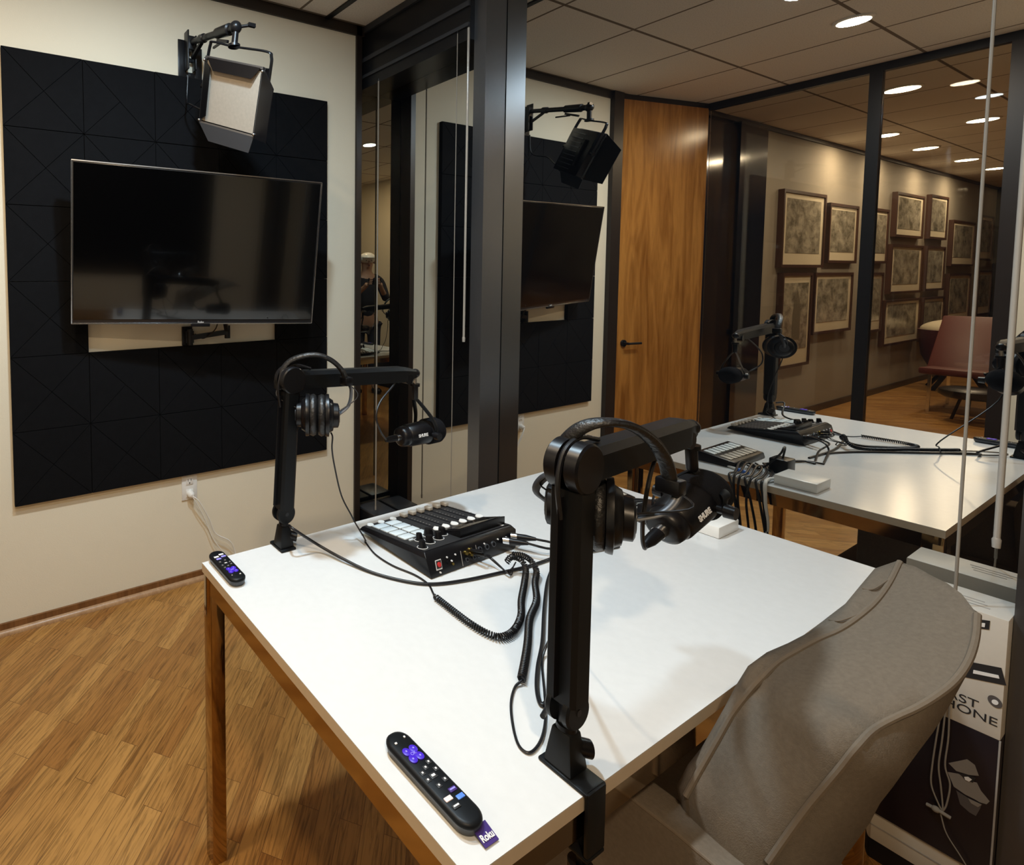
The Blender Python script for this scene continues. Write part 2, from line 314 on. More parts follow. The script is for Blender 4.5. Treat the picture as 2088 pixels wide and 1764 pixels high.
# the big window
struct(MB().box((WG, YS, 0.0), (WG+0.02, 2.47, ZC-0.002)), 'window_2', M['mirror'])
for i, y in enumerate((1.589, 0.186, -1.21)):
    struct(MB().box((1.990, y, 0.0), (WG-0.004, y+0.059, ZC-0.002)).box((WG-0.0045, y+0.004, 0.0), (WG-0.0005, y+0.055, ZC-0.003)), 'trim_%d' % (8+i), M['greymetal'])
struct(MB().box((1.965, 0.26, 0.0), (WG-0.006, 1.585, 0.05)), 'trim_11', M['blackmetal'])
cv = thing('floor_convector', (2.04, 2.285, 0), 'black low convector box on the floor in the window corner', 'heater')
MB().box((1.968, 2.215, 0.0), (2.108, 2.362, 0.135)).build('housing', M['blackmetal'], cv, bevel=0.004)
MB().box((1.966, 2.213, 0.135), (2.110, 2.364, 0.150)).build('cover', M['darkgrey'], cv, bevel=0.004)
# glass partition to the corridor
struct(MB().box((XL-0.03, 0.74, 2.732), (XL+0.02, 2.16, ZC-0.001)), 'trim_12', M['blackmetal'])
struct(MB().box((XL-0.03, 1.262, 0.0), (XL+0.02, 1.318, 2.732)), 'trim_13', M['blackmetal'])
struct(MB().box((XL-0.03, 0.736, 0.0), (XL+0.02, 0.790, 2.732)), 'trim_14', M['darktrim'])
struct(MB().box((XL-0.03, 0.79, 0.0), (XL+0.02, 1.262, 0.06)).box((XL-0.03, 1.318, 0.0), (XL+0.02, 2.16, 0.06)), 'trim_15', M['blackmetal'])
struct(MB().box((XL-0.005, 0.790, 0.06), (XL+0.005, 1.262, 2.732)), 'window_3', M['clear'])
struct(MB().box((XL-0.005, 1.318, 0.06), (XL+0.005, 2.150, 2.732)), 'window_4', M['clear'])
# oblique wooden door
a, b = V((-0.134, 2.318, 0)), V((-1.024, 2.158, 0)); d = (b-a).normalized(); n = V((d.y, -d.x, 0)); n = n if n.y < 0 else -n
dr = struct(MB().hexa([a+V((0, 0, 0.005)), b+V((0, 0, 0.005)), b-n*0.045+V((0, 0, 0.005)), a-n*0.045+V((0, 0, 0.005)), a+V((0, 0, 2.745)), b+V((0, 0, 2.745)), b-n*0.045+V((0, 0, 2.745)), a-n*0.045+V((0, 0, 2.745))]), 'door_1', M['doorwood'])
hp = a+d*0.085+V((0, 0, 0.93))
MB().cyl(hp, hp+n*0.012, 0.026).cyl(hp, hp+n*0.05, 0.010).cyl(hp+n*0.045-d*0.008, hp+n*0.045+d*0.125, 0.009).build('door_handle', M['blackmetal'], dr)
struct(MB().hexa([a+V((0, 0, 2.745)), b+V((0, 0, 2.745)), b-n*0.06+V((0, 0, 2.745)), a-n*0.06+V((0, 0, 2.745)), a+V((0, 0, ZC-.001)), b+V((0, 0, ZC-.001)), b-n*0.06+V((0, 0, ZC-.001)), a-n*0.06+V((0, 0, ZC-.001))]), 'trim_16', M['darktrim'])
# corridor
struct(MB().box((-12.0, 2.245, 0), (-2.20, 2.42, ZC)), 'wall_corridor', M['hallwall'])
struct(MB().box((-12.0, 2.228, 2.745), (-1.2, 2.2449, ZC-0.001)), 'trim_17', M['darktrim'])
struct(MB().box((-12.0, 2.235, 0), (-2.2, 2.2449, 0.07)), 'baseboard_corridor', M['darktrim'])
struct(MB().box((-2.20, 2.20, 0), (-1.69, 2.42, ZC-0.04)), 'trim_18', M['bluedark'])
struct(MB().box((-1.69, 2.26, 0), (-1.06, 2.30, ZC-0.001)), 'door_2', M['bluedark'])
struct(MB().box((-12.1, 1.2, 0), (-10.45, 2.30, ZC)), 'wall_far', M['darktrim'])
struct(MB().box((-12.1, -2.6, 0), (-12.0, 1.2, ZC)), 'wall_end', M['hallwall'])
struct(MB().box((-12.0, -2.6, 0), (-1.14, -2.5, ZC)), 'wall_side', M['hallwall'])

# ------------------------------------------------------------------ downlights
def downlight(x, y, r, label, lens, group):
    t = thing('recessed_downlight', (x, y, ZC-0.012), label, 'ceiling light', group)
    MB().lathe((x, y, ZC-0.0005), (x, y, ZC-0.010), [(0, r+0.016), (0.6, r+0.016), (1, r+0.004)], 32).build('trim_ring', M['whiteplastic'], t)
    MB().cyl((x, y, ZC-0.010), (x, y, ZC-0.0115), r, n=32).build('lens', lens, t)
downlight(0.0, 1.13, 0.062, 'round warm ceiling downlight over the open floor left of the table', M['glow'], 'ceiling downlights in the studio')
downlight(0.64, 1.13, 0.062, 'round cool white ceiling downlight above the left microphone arm', M['glowcool'], 'ceiling downlights in the studio')
downlight(0.54, 0.50, 0.062, 'round cool white ceiling downlight above the near microphone arm', M['glowcool'], 'ceiling downlights in the studio')
downlight(-0.2, -0.60, 0.062, 'round warm ceiling downlight near the front wall behind the table', M['glow'], 'ceiling downlights in the studio')
hn = ['nearest the glass partition, above the corridor floor', 'second along the corridor, further from the picture wall', 'second along the corridor, beside the picture wall', 'above the tall stack of three pictures', 'above the last columns of pictures', 'at the far dark end of the corridor']
for (x, y), s_ in zip(HALL_LIGHTS, hn): downlight(x, y, 0.085, 'round corridor downlight '+s_, M['glow'], 'ceiling downlights in the corridor')

# ------------------------------------------------------------------ acoustic tiles
PX0, PZ1, TW, TH = 0.156, 2.356, 0.3102, 0.305
rown = ['top row', 'second row', 'third row', 'fourth row', 'fifth row', 'bottom row']
coln = ['leftmost', 'second from left', 'middle', 'second from right', 'rightmost']
def tile(c, r):
    x0 = PX0+c*TW+0.0006; x1 = PX0+(c+1)*TW-0.0006; z1 = PZ1-r*TH-0.0006; z0 = PZ1-(r+1)*TH+0.0006; y1 = DY-0.0005; y0 = DY-0.024
    g = 0.0035; dp = 0.004
    # body with V-grooves: front face built as a fan around the grooves
    bm = MB(); X = lambda u: x0+(x1-x0)*u; Z = lambda v: z0+(z1-z0)*v
    bm.box((x0, y0+dp, z0), (x1, y1, z1))
    k = g/(x1-x0)*1.4
    full = (c, r) in ((0, 0), (0, 1), (1, 1), (0, 2), (0, 3), (0, 5)) or (c+r) % 2 == 0
    def tri(ps):
        cx = sum(p[0] for p in ps)/len(ps); cz = sum(p[1] for p in ps)/len(ps)
        L_ = [V((X(p[0]+(cx-p[0])*k), y0, Z(p[1]+(cz-p[1])*k))) for p in ps]; B_ = [V((X(p[0]+(cx-p[0])*k*0.25), y0+dp, Z(p[1]+(cz-p[1])*k*0.25))) for p in ps]
        bm.loft([B_, L_])
    tri([(0, 1), (0.5, 0.5), (0, 0)]); tri([(0, 0), (0.5, 0.5), (1, 0)])
    if full: tri([(0, 1), (1, 1), (0.5, 0.5)]); tri([(1, 1), (1, 0), (0.5, 0.5)])
    else: tri([(0, 1), (1, 1), (1, 0)])
    o = bm.build('acoustic_tile', M['acoustic'], sharp=15)
    tag(o, 'black grooved foam wall tile, %s of the %s around the television' % (coln[c], rown[r]), 'acoustic tile', 'black acoustic tiles around the television')
for r in range(6):
    for c in range(5):
        if r in (2, 3) and 1 <= c <= 3: continue
        tile(c, r)

# ------------------------------------------------------------------ television and bracket
TL, TR, BL = V((0.381, 2.135, 1.905)), V((1.444, 1.993, 1.87)), V((0.381, 2.218, 1.270))
ux = (TR-TL).normalized(); uz = (BL-TL).normalized(); uy = ux.cross(-uz).normalized()   # uy points away from the room
uy = uy if uy.y > 0 else -uy; uz = -uz; Wt, Ht = (TR-TL).length, (TL-BL).length
Ct = TL+(TR-TL)/2+(BL-TL)/2
tv = thing('television', BL+(TR-TL)/2, 'black flat television on a swivel arm in front of dark wall tiles', 'television')
RM = Matrix(((ux.x, uy.x, uz.x), (ux.y, uy.y, uz.y), (ux.z, uy.z, uz.z)))
def tvp(u, v, d=0.0): return Ct+ux*(u-0.5)*Wt+uz*(v-0.5)*Ht+uy*d
MB().obox(Ct+uy*0.012, (Wt, 0.022, Ht), RM).build('casing', M['bezel'], tv, bevel=0.003)
MB().obox(Ct+uy*0.045-uz*0.12, (Wt*0.62, 0.05, Ht*0.55), RM).build('rear_housing', M['black'], tv, bevel=0.01)
MB().obox(Ct+uz*0.006-uy*0.0005, (Wt-0.014, 0.002, Ht-0.026), RM).build('screen', M['screen'], tv)
e_ = MB()
for u0, v0, u1, v1 in ((0, 0, 1, 0), (0, 1, 1, 1), (0, 0, 0, 1), (1, 0, 1, 1)): e_.beam(tvp(u0, v0), tvp(u1, v1), 0.004, 0.004)
e_.build('edge_strip', M['silver'], tv)
MB().obox(tvp(0.5, 0.0, 0.0)-uz*0.006, (0.085, 0.014, 0.014), RM).build('sensor_box', M['black'], tv, bevel=0.003)
text('Roku', 0.013, tvp(0.5, 0.0, -0.0025)+uz*0.003-ux*0.0, ux, uz, M['print'], tv, 'logo', align='CENTER')
br = thing('wall_bracket', (0.915, DY, 1.135), 'black folding wall bracket below the television in the cream opening', 'bracket')
MB().box((0.895, DY-0.012, 1.137), (0.945, DY-0.0005, 1.225)).build('wall_plate', M['blackmetal'], br, bevel=0.002)
MB().cyl((0.925, DY-0.030, 1.14), (0.925, DY-0.030, 1.215), 0.014).box((0.905, DY-0.03, 1.15), (0.945, DY-0.012, 1.205)).build('hinge', M['blackmetal'], br)
MB().beam((0.925, DY-0.032, 1.175), (1.105, DY-0.055, 1.195), 0.022, 0.022).cyl((1.105, DY-0.055, 1.165), (1.105, DY-0.055, 1.225), 0.014).build('folding_arm', M['blackmetal'], br)
MB().beam((1.10, DY-0.058, 1.205), (1.03, 2.17, 1.33), 0.024, 0.02).box((1.00, 2.18, 1.245), (1.11, 2.27, 1.33)).build('screen_mount', M['blackmetal'], br, bevel=0.003)
MB().tube(smooth([(1.02, 2.20, 1.30), (1.03, 2.24, 1.22), (0.99, 2.29, 1.17), (0.95, 2.30, 1.19)]), 0.003).build('cable', M['rubber'], br)
MB().tube(smooth([(1.22, 2.10, 1.27), (1.26, 2.12, 1.243), (1.30, 2.12, 1.252), (1.33, 2.11, 1.28)]), 0.0025).build('cable', M['rubber'], br)

# ------------------------------------------------------------------ led panel light on its wall arm
lb = thing('wall_mount', (0.95, DY, 2.36), 'black adjustable wall arm holding the studio panel light', 'wall mount')
pl_ = MB().box((0.895, DY-0.006, 2.362), (0.935, DY-0.0005, 2.525)).box((0.975, DY-0.006, 2.362), (1.012, DY-0.0005, 2.50)).box((0.935, DY-0.006, 2.362), (0.975, DY-0.0005, 2.385)).box((0.935, DY-0.006, 2.43), (0.975, DY-0.0005, 2.45)).box((0.935, DY-0.006, 2.49), (0.975, DY-0.0005, 2.51))
pl_.build('wall_plate', M['blackmetal'], lb, bevel=0.002)
MB().box((0.925, DY-0.05, 2.385), (0.932, DY-0.006, 2.555)).box((0.962, DY-0.05, 2.385), (0.969, DY-0.006, 2.535)).box((0.93, DY-0.05, 2.47), (0.966, DY-0.02, 2.53)).build('side_bracket', M['blackmetal'], lb, bevel=0.002)
A0, A1 = V((0.947, DY-0.04, 2.505)), V((0.972, 1.905, 2.418))
dd = A1-A0
MB().lathe(A0, A0+dd*0.45, [(0, 0.013), (0.5, 0.013), (0.52, 0.019), (0.70, 0.019), (0.72, 0.014), (1, 0.014)]).lathe(A0+dd*0.40, A1, [(0, 0.014), (0.35, 0.014), (0.37, 0.021), (0.8, 0.023), (0.82, 0.016), (1, 0.016)]).build('boom_tube', M['blackmetal'], lb)
MB().beam(A0+dd*0.02-V((0, 0, 0.07)), A0+dd*0.26-V((0, 0, 0.012)), 0.012, 0.016).build('brace', M['blackmetal'], lb)
MB().ball(A1, 0.024).cyl(A1+V((0.0, 0, 0)), A1+V((0.045, -0.03, 0.004)), 0.006).obox(A1+V((0.052, -0.034, 0.004)), (0.03, 0.012, 0.014), Matrix.Identity(3)).build('swivel_knob', M['blackmetal'], lb)
MB().beam(A0+dd*0.62-V((0, 0, 0.028)), A0+dd*0.84-V((0, 0, 0.045)), 0.012, 0.010).beam(A0+dd*0.70-V((0.0, 0, 0.04)), A0+dd*0.48-V((-0.01, 0, 0.048)), 0.008, 0.008).build('lock_lever', M['blackmetal'], lb)
MB().cyl(A1-V((0, 0, 0.015)), (0.966, 1.908, 2.345), 0.0125).cyl((0.966, 1.908, 2.352), (0.966, 1.908, 2.343), 0.024).build('stud', M['blackmetal'], lb)

lTL, lTR, lBL = V((0.886, 2.001, 2.326)), V((1.023, 1.779, 2.227)), V((0.898, 2.122, 2.108))
lu = (lTR-lTL).normalized(); ln_ = lu.cross((lBL-lTL)).normalized(); ln_ = ln_ if ln_.x < 0 else -ln_; lv = lu.cross(ln_); lv = lv if lv.z < 0 else -lv   # ln_: shining direction, lv: downwards
Lw, Lh = 0.279, 0.250
def lp(u, v, d=0.0): return lTL+lu*u*Lw+lv*v*Lh+ln_*d
RL = Matrix(((lu.x, lv.x, ln_.x), (lu.y, lv.y, ln_.y), (lu.z, lv.z, ln_.z)))
lt = thing('studio_light', lp(0.5, 1, -0.03), 'black square studio panel light with barn doors, unlit, above the television', 'studio light')
MB().obox(lp(0.5, 0.5, -0.026), (Lw, Lh, 0.040), RL).obox(lp(0.5, 0.5, -0.055), (Lw*0.6, Lh*0.6, 0.02), RL).build('housing', M['black'], lt, bevel=0.003)
fr = MB()
for u0, v0, u1, v1 in ((0, 0, 1, 0), (0, 1, 1, 1), (0, 0, 0, 1), (1, 0, 1, 1)): fr.beam(lp(u0, v0, -0.003), lp(u1, v1, -0.003), 0.010, 0.010)
fr.build('front_frame', M['greymetal'], lt)
MB().obox(lp(0.5, 0.5, -0.0035), (Lw-0.02, Lh-0.02, 0.002), RL).build('diffuser', M['diffuser'], lt)
fl = MB()
for k in range(9): fl.obox(lp(0.5, 0.1+0.1*k, -0.068), (Lw*0.5, 0.004, 0.008), RL)
fl.build('heat_sink', M['greymetal'], lt)
def leaf(p0, p1, out, ln, inset, m=M['black']):
    o_ = V(out).normalized()*ln; e = (p1-p0); t_ = o_.cross(e).normalized()*0.0015
    q = [p0, p1, p1-e*inset+o_, p0+e*inset+o_]
    MB().hexa([x-t_ for x in q]+[x+t_ for x in q]).build('barn_door', m, lt)
leaf(lp(0.04, 0, 0.002), lp(0.96, 0, 0.002), lv*0.85+ln_*0.25+lu*0.12, 0.045, 0.14, M['black'])       # top, folded inward
leaf(lp(0.0, 0.04, 0.002), lp(0.0, 0.96, 0.002), lu*0.85+ln_*0.25, 0.040, 0.10, M['black'])  # left
leaf(lp(1.0, -0.02, 0.002), lp(1.0, 1.02, 0.002), ln_*0.52+lu*0.82+lv*0.22, 0.115, 0.13)                  # right
leaf(lp(0.0, 1.0, 0.002), lp(1.0, 1.0, 0.002), ln_*0.15+lv*0.90+lu*0.42, 0.070, 0.13, M['darkgrey'])
for u, v in ((0, 0.04), (0, 0.96), (1, 0.04), (1, 0.96)): MB().ball(lp(u, v, 0.006), 0.006, n=8).build('hinge_screw', M['silver'], lt)
yk = smooth([lp(0, 0.45, -0.03)-lu*0.012, lp(0, 0.1, -0.03)-lu*0.014, lp(-0.02, -0.18, -0.03), lp(0.03, -0.225, -0.03), V((0.966, 1.908, 2.345)), lp(0.94, -0.225, -0.03), lp(1.03, -0.16, -0.03), lp(1, 0.02, -0.03)+lu*0.012, lp(1, 0.42, -0.03)+lu*0.012], 7)
MB().tube(yk, 0.0045, rx=0.009, hint=ln_).build('yoke', M['blackmetal'], lt)
for u, s_ in ((0, -1), (1, 1)): MB().cyl(lp(u, 0.45, -0.03), lp(u, 0.45, -0.03)+lu*s_*0.03, 0.010).build('yoke_knob', M['black'], lt)
MB().tube(smooth([lp(0.1, 0.9, -0.06), V((0.90, 2.20, 2.20)), V((0.92, 2.29, 2.24)), V((0.93, 2.30, 2.36))]), 0.0035).build('power_cable', M['rubber'], lt)

# ------------------------------------------------------------------ wall outlet and cord
ou = thing('wall_outlet', (0.923, DY, 0.405), 'white wall outlet below the black tiles with a plug in it', 'outlet')
MB().box((0.884, DY-0.006, 0.402), (0.962, DY-0.0005, 0.525)).build('cover_plate', M['whiteplastic'], ou, bevel=0.002)
MB().box((0.905, DY-0.009, 0.475), (0.941, DY-0.0061, 0.512)).build('socket', M['whiteplastic'], ou, bevel=0.002)
MB().box((0.905, DY-0.009, 0.415), (0.941, DY-0.0061, 0.452)).build('socket', M['whiteplastic'], ou, bevel=0.002)
MB().box((0.914, DY-0.0095, 0.492), (0.9165, DY-0.009, 0.503)).box((0.929, DY-0.0095, 0.492), (0.9315, DY-0.009, 0.503)).box((0.920, DY-0.0095, 0.480), (0.925, DY-0.009, 0.486)).build('slot', M['inkblack'], ou)
pc = thing('appliance_cord', (0.923, DY-0.03, 0.434), 'white power cord running from the wall outlet down behind the table', 'cord')
MB().lathe((0.923, DY-0.009, 0.434), (0.925, DY-0.038, 0.430), [(0, 0.017), (0.7, 0.016), (1, 0.008)]).build('plug', M['whiteplastic'], pc, bevel=0.001)
MB().tube(smooth([(0.925, DY-0.036, 0.430), (0.955, DY-0.045, 0.40), (1.01, DY-0.035, 0.30), (1.045, DY-0.03, 0.22), (1.12, DY-0.03, 0.165), (1.15, DY-0.03, 0.10), (1.16, DY-0.045, 0.01), (1.30, DY-0.05, 0.006)]), 0.003).build('wire', M['whiteplastic'], pc)
MB().tube(smooth([(0.925, DY-0.036, 0.428), (0.945, DY-0.04, 0.39), (0.995, DY-0.03, 0.29), (1.03, DY-0.03, 0.20), (1.075, DY-0.03, 0.13), (1.12, DY-0.03, 0.07), (1.15, DY-0.04, 0.005)]), 0.0025).build('second_wire', M['whiteplastic'], pc)

# ------------------------------------------------------------------ table
X0, X1, Y0, Y1, TZ = 0.4988, 1.8996, 0.4011, 1.1809, 0.7539
tb = thing('conference_table', ((X0+X1)/2, (Y0+Y1)/2, 0), 'white topped table with polished bronze parsons frame in front of the window', 'table')
MB().box((X0, Y0, TZ-0.0015), (X1, Y1, TZ)).build('tabletop', M['white'], tb)
MB().box((X0, Y0, TZ-0.022), (X1, Y1, TZ-0.0016)).build('edge_band', M['edge'], tb)
g = 0.003
for a_, b_ in (((X0+g, Y0+g, 0), (X0+.045, Y0+.025, 0)),):
    pass
for p_, q_ in (((X0+g+.038, Y0+g), (X1-g-.038, Y0+g+.025)), ((X0+g+.038, Y1-g-.025), (X1-g-.038, Y1-g)), ((X0+g, Y0+g+.038), (X0+g+.025, Y1-g-.038)), ((X1-g-.025, Y0+g+.038), (X1-g, Y1-g-.038))):
    MB().box((*p_, TZ-0.062), (*q_, TZ-0.0221)).build('apron', M['bronze'], tb)
for x in (X0+g, X1-g-0.038):
    for y in (Y0+g, Y1-g-0.038): MB().box((x, y, 0), (x+0.038, y+0.038, TZ-0.0221)).build('leg', M['bronze'], tb, bevel=0.0012)

# ------------------------------------------------------------------ microphone arms, microphones, headphones
def mic_arm(B, elbow, tip, label, ze, clampdir):
    """B: (x,y) of the post on the table; clampdir: unit y direction towards the table edge"""
    B = V((B[0], B[1], TZ)); E_ = V(elbow); T_ = V(tip); t = thing('boom_stand', B, label, 'microphone stand', 'low boom microphone stands')
    s = clampdir; ye = Y0 if s < 0 else Y1
    MB().box((B.x-0.022, min(B.y-s*0.026, ye+s*0.006), TZ+0.0003), (B.x+0.022, max(B.y-s*0.026, ye+s*0.006), TZ+0.006)).box((B.x-0.020, min(ye+s*0.0015, ye+s*0.0075), TZ-0.085), (B.x+0.020, max(ye+s*0.0015, ye+s*0.0075), TZ+0.006)).box((B.x-0.02, min(ye+s*.0075, ye-s*.02), TZ-0.092), (B.x+0.02, max(ye+s*.0075, ye-s*.02), TZ-0.086)).build('clamp', M['blackmat'], t, bevel=0.002)
    MB().cyl((B.x, ye-s*0.012, TZ-0.13), (B.x, ye-s*0.012, TZ-0.07), 0.006).cyl((B.x, ye-s*0.012, TZ-0.14), (B.x, ye-s*0.012, TZ-0.118), 0.016).build('clamp_screw', M['blackmetal'], t)
    R1 = [(-.020, -.020), (.020, -.020), (.020, .020), (-.020, .020)]; R2 = [(-.013, -.013), (.013, -.013), (.013, .013), (-.013, .013)]
    MB().loft([[V((B.x+a, B.y+b, TZ+0.006)) for a, b in R1], [V((B.x+a, B.y+b, TZ+0.060)) for a, b in R2]]).build('base_post', M['blackmat'], t, bevel=0.003)
    MB().lathe((B.x, B.y, TZ+0.060), (B.x, B.y, TZ+0.066), [(0, 0.013), (1, 0.012)]).cyl((B.x+0.012, B.y-0.004, TZ+0.032), (B.x+0.030, B.y-0.016, TZ+0.028), 0.012).build('thumb_screw', M['black'], t)
    J = V((B.x, B.y, TZ+0.093))
    MB().box((B.x-0.008, B.y-0.006, TZ+0.062), (B.x+0.008, B.y+0.006, TZ+0.12)).build('post_link', M['blackmetal'], t)
    dz = (E_-J).normalized()
    R = frm(None, dz, (1, 0, 0)); XX, YY = R.col[0], R.col[1]
    # lower joint cheeks
    for s2 in (-1, 1): MB().lathe(J+V((0, s2*0.008, 0)), J+V((0, s2*0.017, 0)), [(0, 0.026), (0.7, 0.026), (1, 0.023)], 32).build('lower_joint', M['blackmat'], t)
    MB().cyl(J+V((0, -0.0175, 0)), J+V((0, 0.0175, 0)), 0.005).build('joint_bolt', M['blackmetal'], t)
    # column: C channel, chamfered
    prof = [(-.021, -.016), (-.014, -.021), (.014, -.021), (.021, -.016), (.021, .016), (.014, .021), (-.014, .021), (-.021, .016)]
    lo, hi = J+dz*0.012, E_-dz*0.030
    MB().loft([[p_+XX*a+YY*b for a, b in prof] for p_ in (lo, hi)]).build('column', M['blackmat'], t, sharp=20)
    MB().box((0, 0, 0), (0.001, 0.001, 0.001)) if False else None
    ch = lambda off: [lo+dz*0.01-XX*0.0213+YY*off, hi-dz*0.01-XX*0.0213+YY*off]
    a_, b_ = ch(0); MB().beam(a_, b_, 0.0015, 0.022, YY).build('channel_cover', M['black'], t)
    # elbow discs
    hd_ = V((T_.x-E_.x, T_.y-E_.y, T_.z-E_.z)).normalized(); side = hd_.cross(V((0, 0, 1))).normalized()
    for s2 in (-1, 1): MB().lathe(E_+side*s2*0.006, E_+side*s2*0.023, [(0, 0.035), (0.85, 0.035), (1, 0.032)], 36).build('elbow_disc', M['black'], t)
    MB().cyl(E_-side*0.006, E_+side*0.006, 0.022).build('elbow_core', M['blackmetal'], t)
    upv = side.cross(hd_).normalized(); upv = upv if upv.z > 0 else -upv
    L_ = (T_-E_).length
    pr2 = lambda w, h: [(-w, -h), (w, -h), (w, h*0.55), (w*0.62, h), (-w*0.62, h), (-w, h*0.55)]
    rings = []
    for f_, w_, h_, o_ in ((0.04, .019, .022, 0), (0.30, .019, .022, 0), (0.86, .019, .021, 0), (0.93, .014, .017, 0), (1.0, .010, .010, 0.0)):
        rings.append([E_+hd_*L_*f_+side*a+upv*(b+o_) for a, b in pr2(w_, h_)])
    MB().loft(rings).build('boom', M['blackmat'], t, sharp=20)
    MB().lathe(E_+hd_*(L_-0.035)-upv*0.014-side*0.016, E_+hd_*(L_-0.035)-upv*0.014+side*0.016, [(0, 0.014), (1, 0.014)]).build('boom_end', M['black'], t)
    MB().ball(T_, 0.013, n=12).build('end_ball', M['black'], t)
    MB().tube(smooth([E_-dz*0.07-XX*0.026, E_-dz*0.02-XX*0.034, E_+dz*0.022-XX*0.022, E_+dz*0.036+hd_*0.015, E_+hd_*0.06+upv*0.026]), 0.0035).build('cable_run', M['rubber'], t)
    return t
def microphone(T_, c, axis, label, cable, yoke_side=None, tube_to=None, lowt=0.2):
    """T_: boom end; c: body centre; axis: from cable end to grille"""
    T_ = V(T_); c = V(c); ax = V(axis).normalized(); t = thing('microphone', c-V((0, 0, 0.035)), label, 'microphone', 'black broadcast microphones')
    p1 = T_-V((0, 0, 0.012)); p2 = V(tube_to) if tube_to else p1-V((0, 0, 0.065)); dn = (p2-p1).normalized()
    MB().cyl(p1, p1+dn*0.022, 0.0045).build('threaded_stud', M['chrome'], t)
    MB().lathe(p1+dn*0.018, p2, [(0, 0.013), (0.16, 0.013), (0.18, 0.0085), (0.9, 0.0085), (1, 0.006)]).build('yoke_collar', M['black'], t)
    sd = V(yoke_side).normalized(); r0 = 0.034
    # two-sided swivel yoke from collar to both sides of the body
    q0 = c+ax*0.018
    for s2 in (-1, 1):
        MB().tube(smooth([p2-dn*0.004, p2+dn*0.006+sd*s2*0.010+ax*0.006, p2.lerp(q0, 0.5)+ax*0.014+sd*s2*0.030, q0+sd*s2*0.040+V((0, 0, 0.020))+ax*0.004, q0+sd*s2*0.040]), 0.002, rx=0.007, hint=ax).build('yoke', M['blackmat'], t)
        MB().lathe(q0+sd*s2*0.032, q0+sd*s2*0.056, [(0, 0.007), (0.4, 0.007), (0.42, 0.011), (1, 0.010)]).build('yoke_knob', M['black'], t)
    L0 = 0.155
    MB().lathe(c-ax*L0*0.5, c+ax*L0*0.12, [(0, 0.020), (0.05, 0.027), (0.22, 0.029), (0.25, 0.0275), (0.28, 0.031), (0.95, r0-0.001), (1, r0-0.001)], 40).build('body', M['black'], t, sharp=50)
    MB().lathe(c+ax*L0*0.12, c+ax*L0*0.5, [(0, r0), (0.08, r0+0.003), (0.70, r0+0.003), (0.90, r0-0.003), (1.02, r0-0.013), (1.07, 0.001)], 40).build('windscreen', M['foam'], t, sharp=80)
    cv_ = V((0, 0, HC))-c; cv_ = (cv_-ax*cv_.dot(ax)).normalized()
    lx = ax if ax.cross(V((0, 0, 1))).dot(cv_) > 0 or True else -ax
    yd = cv_.cross(lx)
    vd = (cv_*(1-lowt)-(yd if yd.z > 0 else -yd)*lowt).normalized()
    yv = vd.cross(lx); 
    text('SHURE', 0.0115, c-ax*0.036+vd*0.0338-yv*0.004, lx, yv, M['print'], t, 'logo', bold=0.0005)
    # connector and cable
    k0 = c-ax*L0*0.5
    MB().lathe(k0+ax*0.004, k0-ax*0.012, [(0, 0.010), (1, 0.010)]).build('connector', M['silver'], t)
    MB().lathe(k0-ax*0.012, k0-ax*0.050, [(0, 0.0095), (0.6, 0.0085), (1, 0.005)]).build('plug', M['black'], t)
    MB().tube(smooth([k0-ax*0.046]+[V(q) for q in cable]), 0.0028).build('cable', M['rubber'], t)
def headphones(band, c1, c2, axis, label, cable, coilpts=None, extra=None):
    ax = V(axis).normalized(); c1, c2 = V(c1), V(c2); t = thing('headphones', (c1+c2)/2-V((0, 0, 0.05)), label, 'headphones', 'black studio headphones')
    bs = smooth(band, 8)
    MB().tube(bs, 0.0062, rx=0.0100, hint=(0.1, 1, 0.0), n=14).build('headband', M['softblack'], t)
    st = MB(); n_ = len(bs)
    for s2 in (-1, 1): st.tube([p_+V((0, s2*0.0075, 0.0035)) for p_ in bs[4:-4]], 0.0016, n=6)
    st.build('stitching', M['rubber'], t)
    for c, s2, en in ((c1, 1, bs[0]), (c2, -1, bs[-1])):
        R = 0.053
        MB().lathe(c+ax*s2*0.020, c, [(0, 0.036), (0.15, R-0.004), (0.5, R), (0.9, R-0.003), (1, R-0.006)], 40).build('ear_pad', M['softblack'], t, sharp=80)
        MB().lathe(c, c-ax*s2*0.034, [(0, R-0.001), (0.12, R), (0.26, R), (0.30, R-0.010), (0.55, 0.038), (0.6, 0.031), (0.92, 0.030), (1, 0.024)], 40).build('ear_cup', M['black'], t, sharp=50)
        MB().cyl(c-ax*s2*0.0342, c-ax*s2*0.0352, 0.018, n=32).build('cup_badge', M['darkgrey'], t)
        out = c-ax*s2*0.020
        MB().tube(smooth([en, en+(out-en)*0.25-ax*s2*0.02, en+(out-en)*0.7-ax*s2*0.028, out-ax*s2*0.010]), 0.0028, rx=0.006, hint=(0, 1, 0)).build('slider', M['darkgrey'], t)
        MB().tube(smooth([en+V((0, 0.006, 0)), en+(out-en)*0.4-ax*s2*0.034+V((0, -0.012, 0)), out-ax*s2*0.004+V((0, -0.014, 0.012))]), 0.0014).build('signal_wire', M['rubber'], t)
        MB().obox(en, (0.022, 0.030, 0.022), Matrix.Identity(3)).build('band_end', M['black'], t, bevel=0.003)
    MB().tube(smooth(cable), 0.0021).build('cable', M['rubber'], t)
    if coilpts: MB().tube(coil(coilpts), 0.0017, n=6).build('coiled_cord', M['rubber'], t)
    if extra: MB().tube(smooth(extra), 0.0021).build('cable_tail', M['rubber'], t)
    return t
def tz(px, py, dz=0.003): return at(px, py, 'z', TZ+dz)

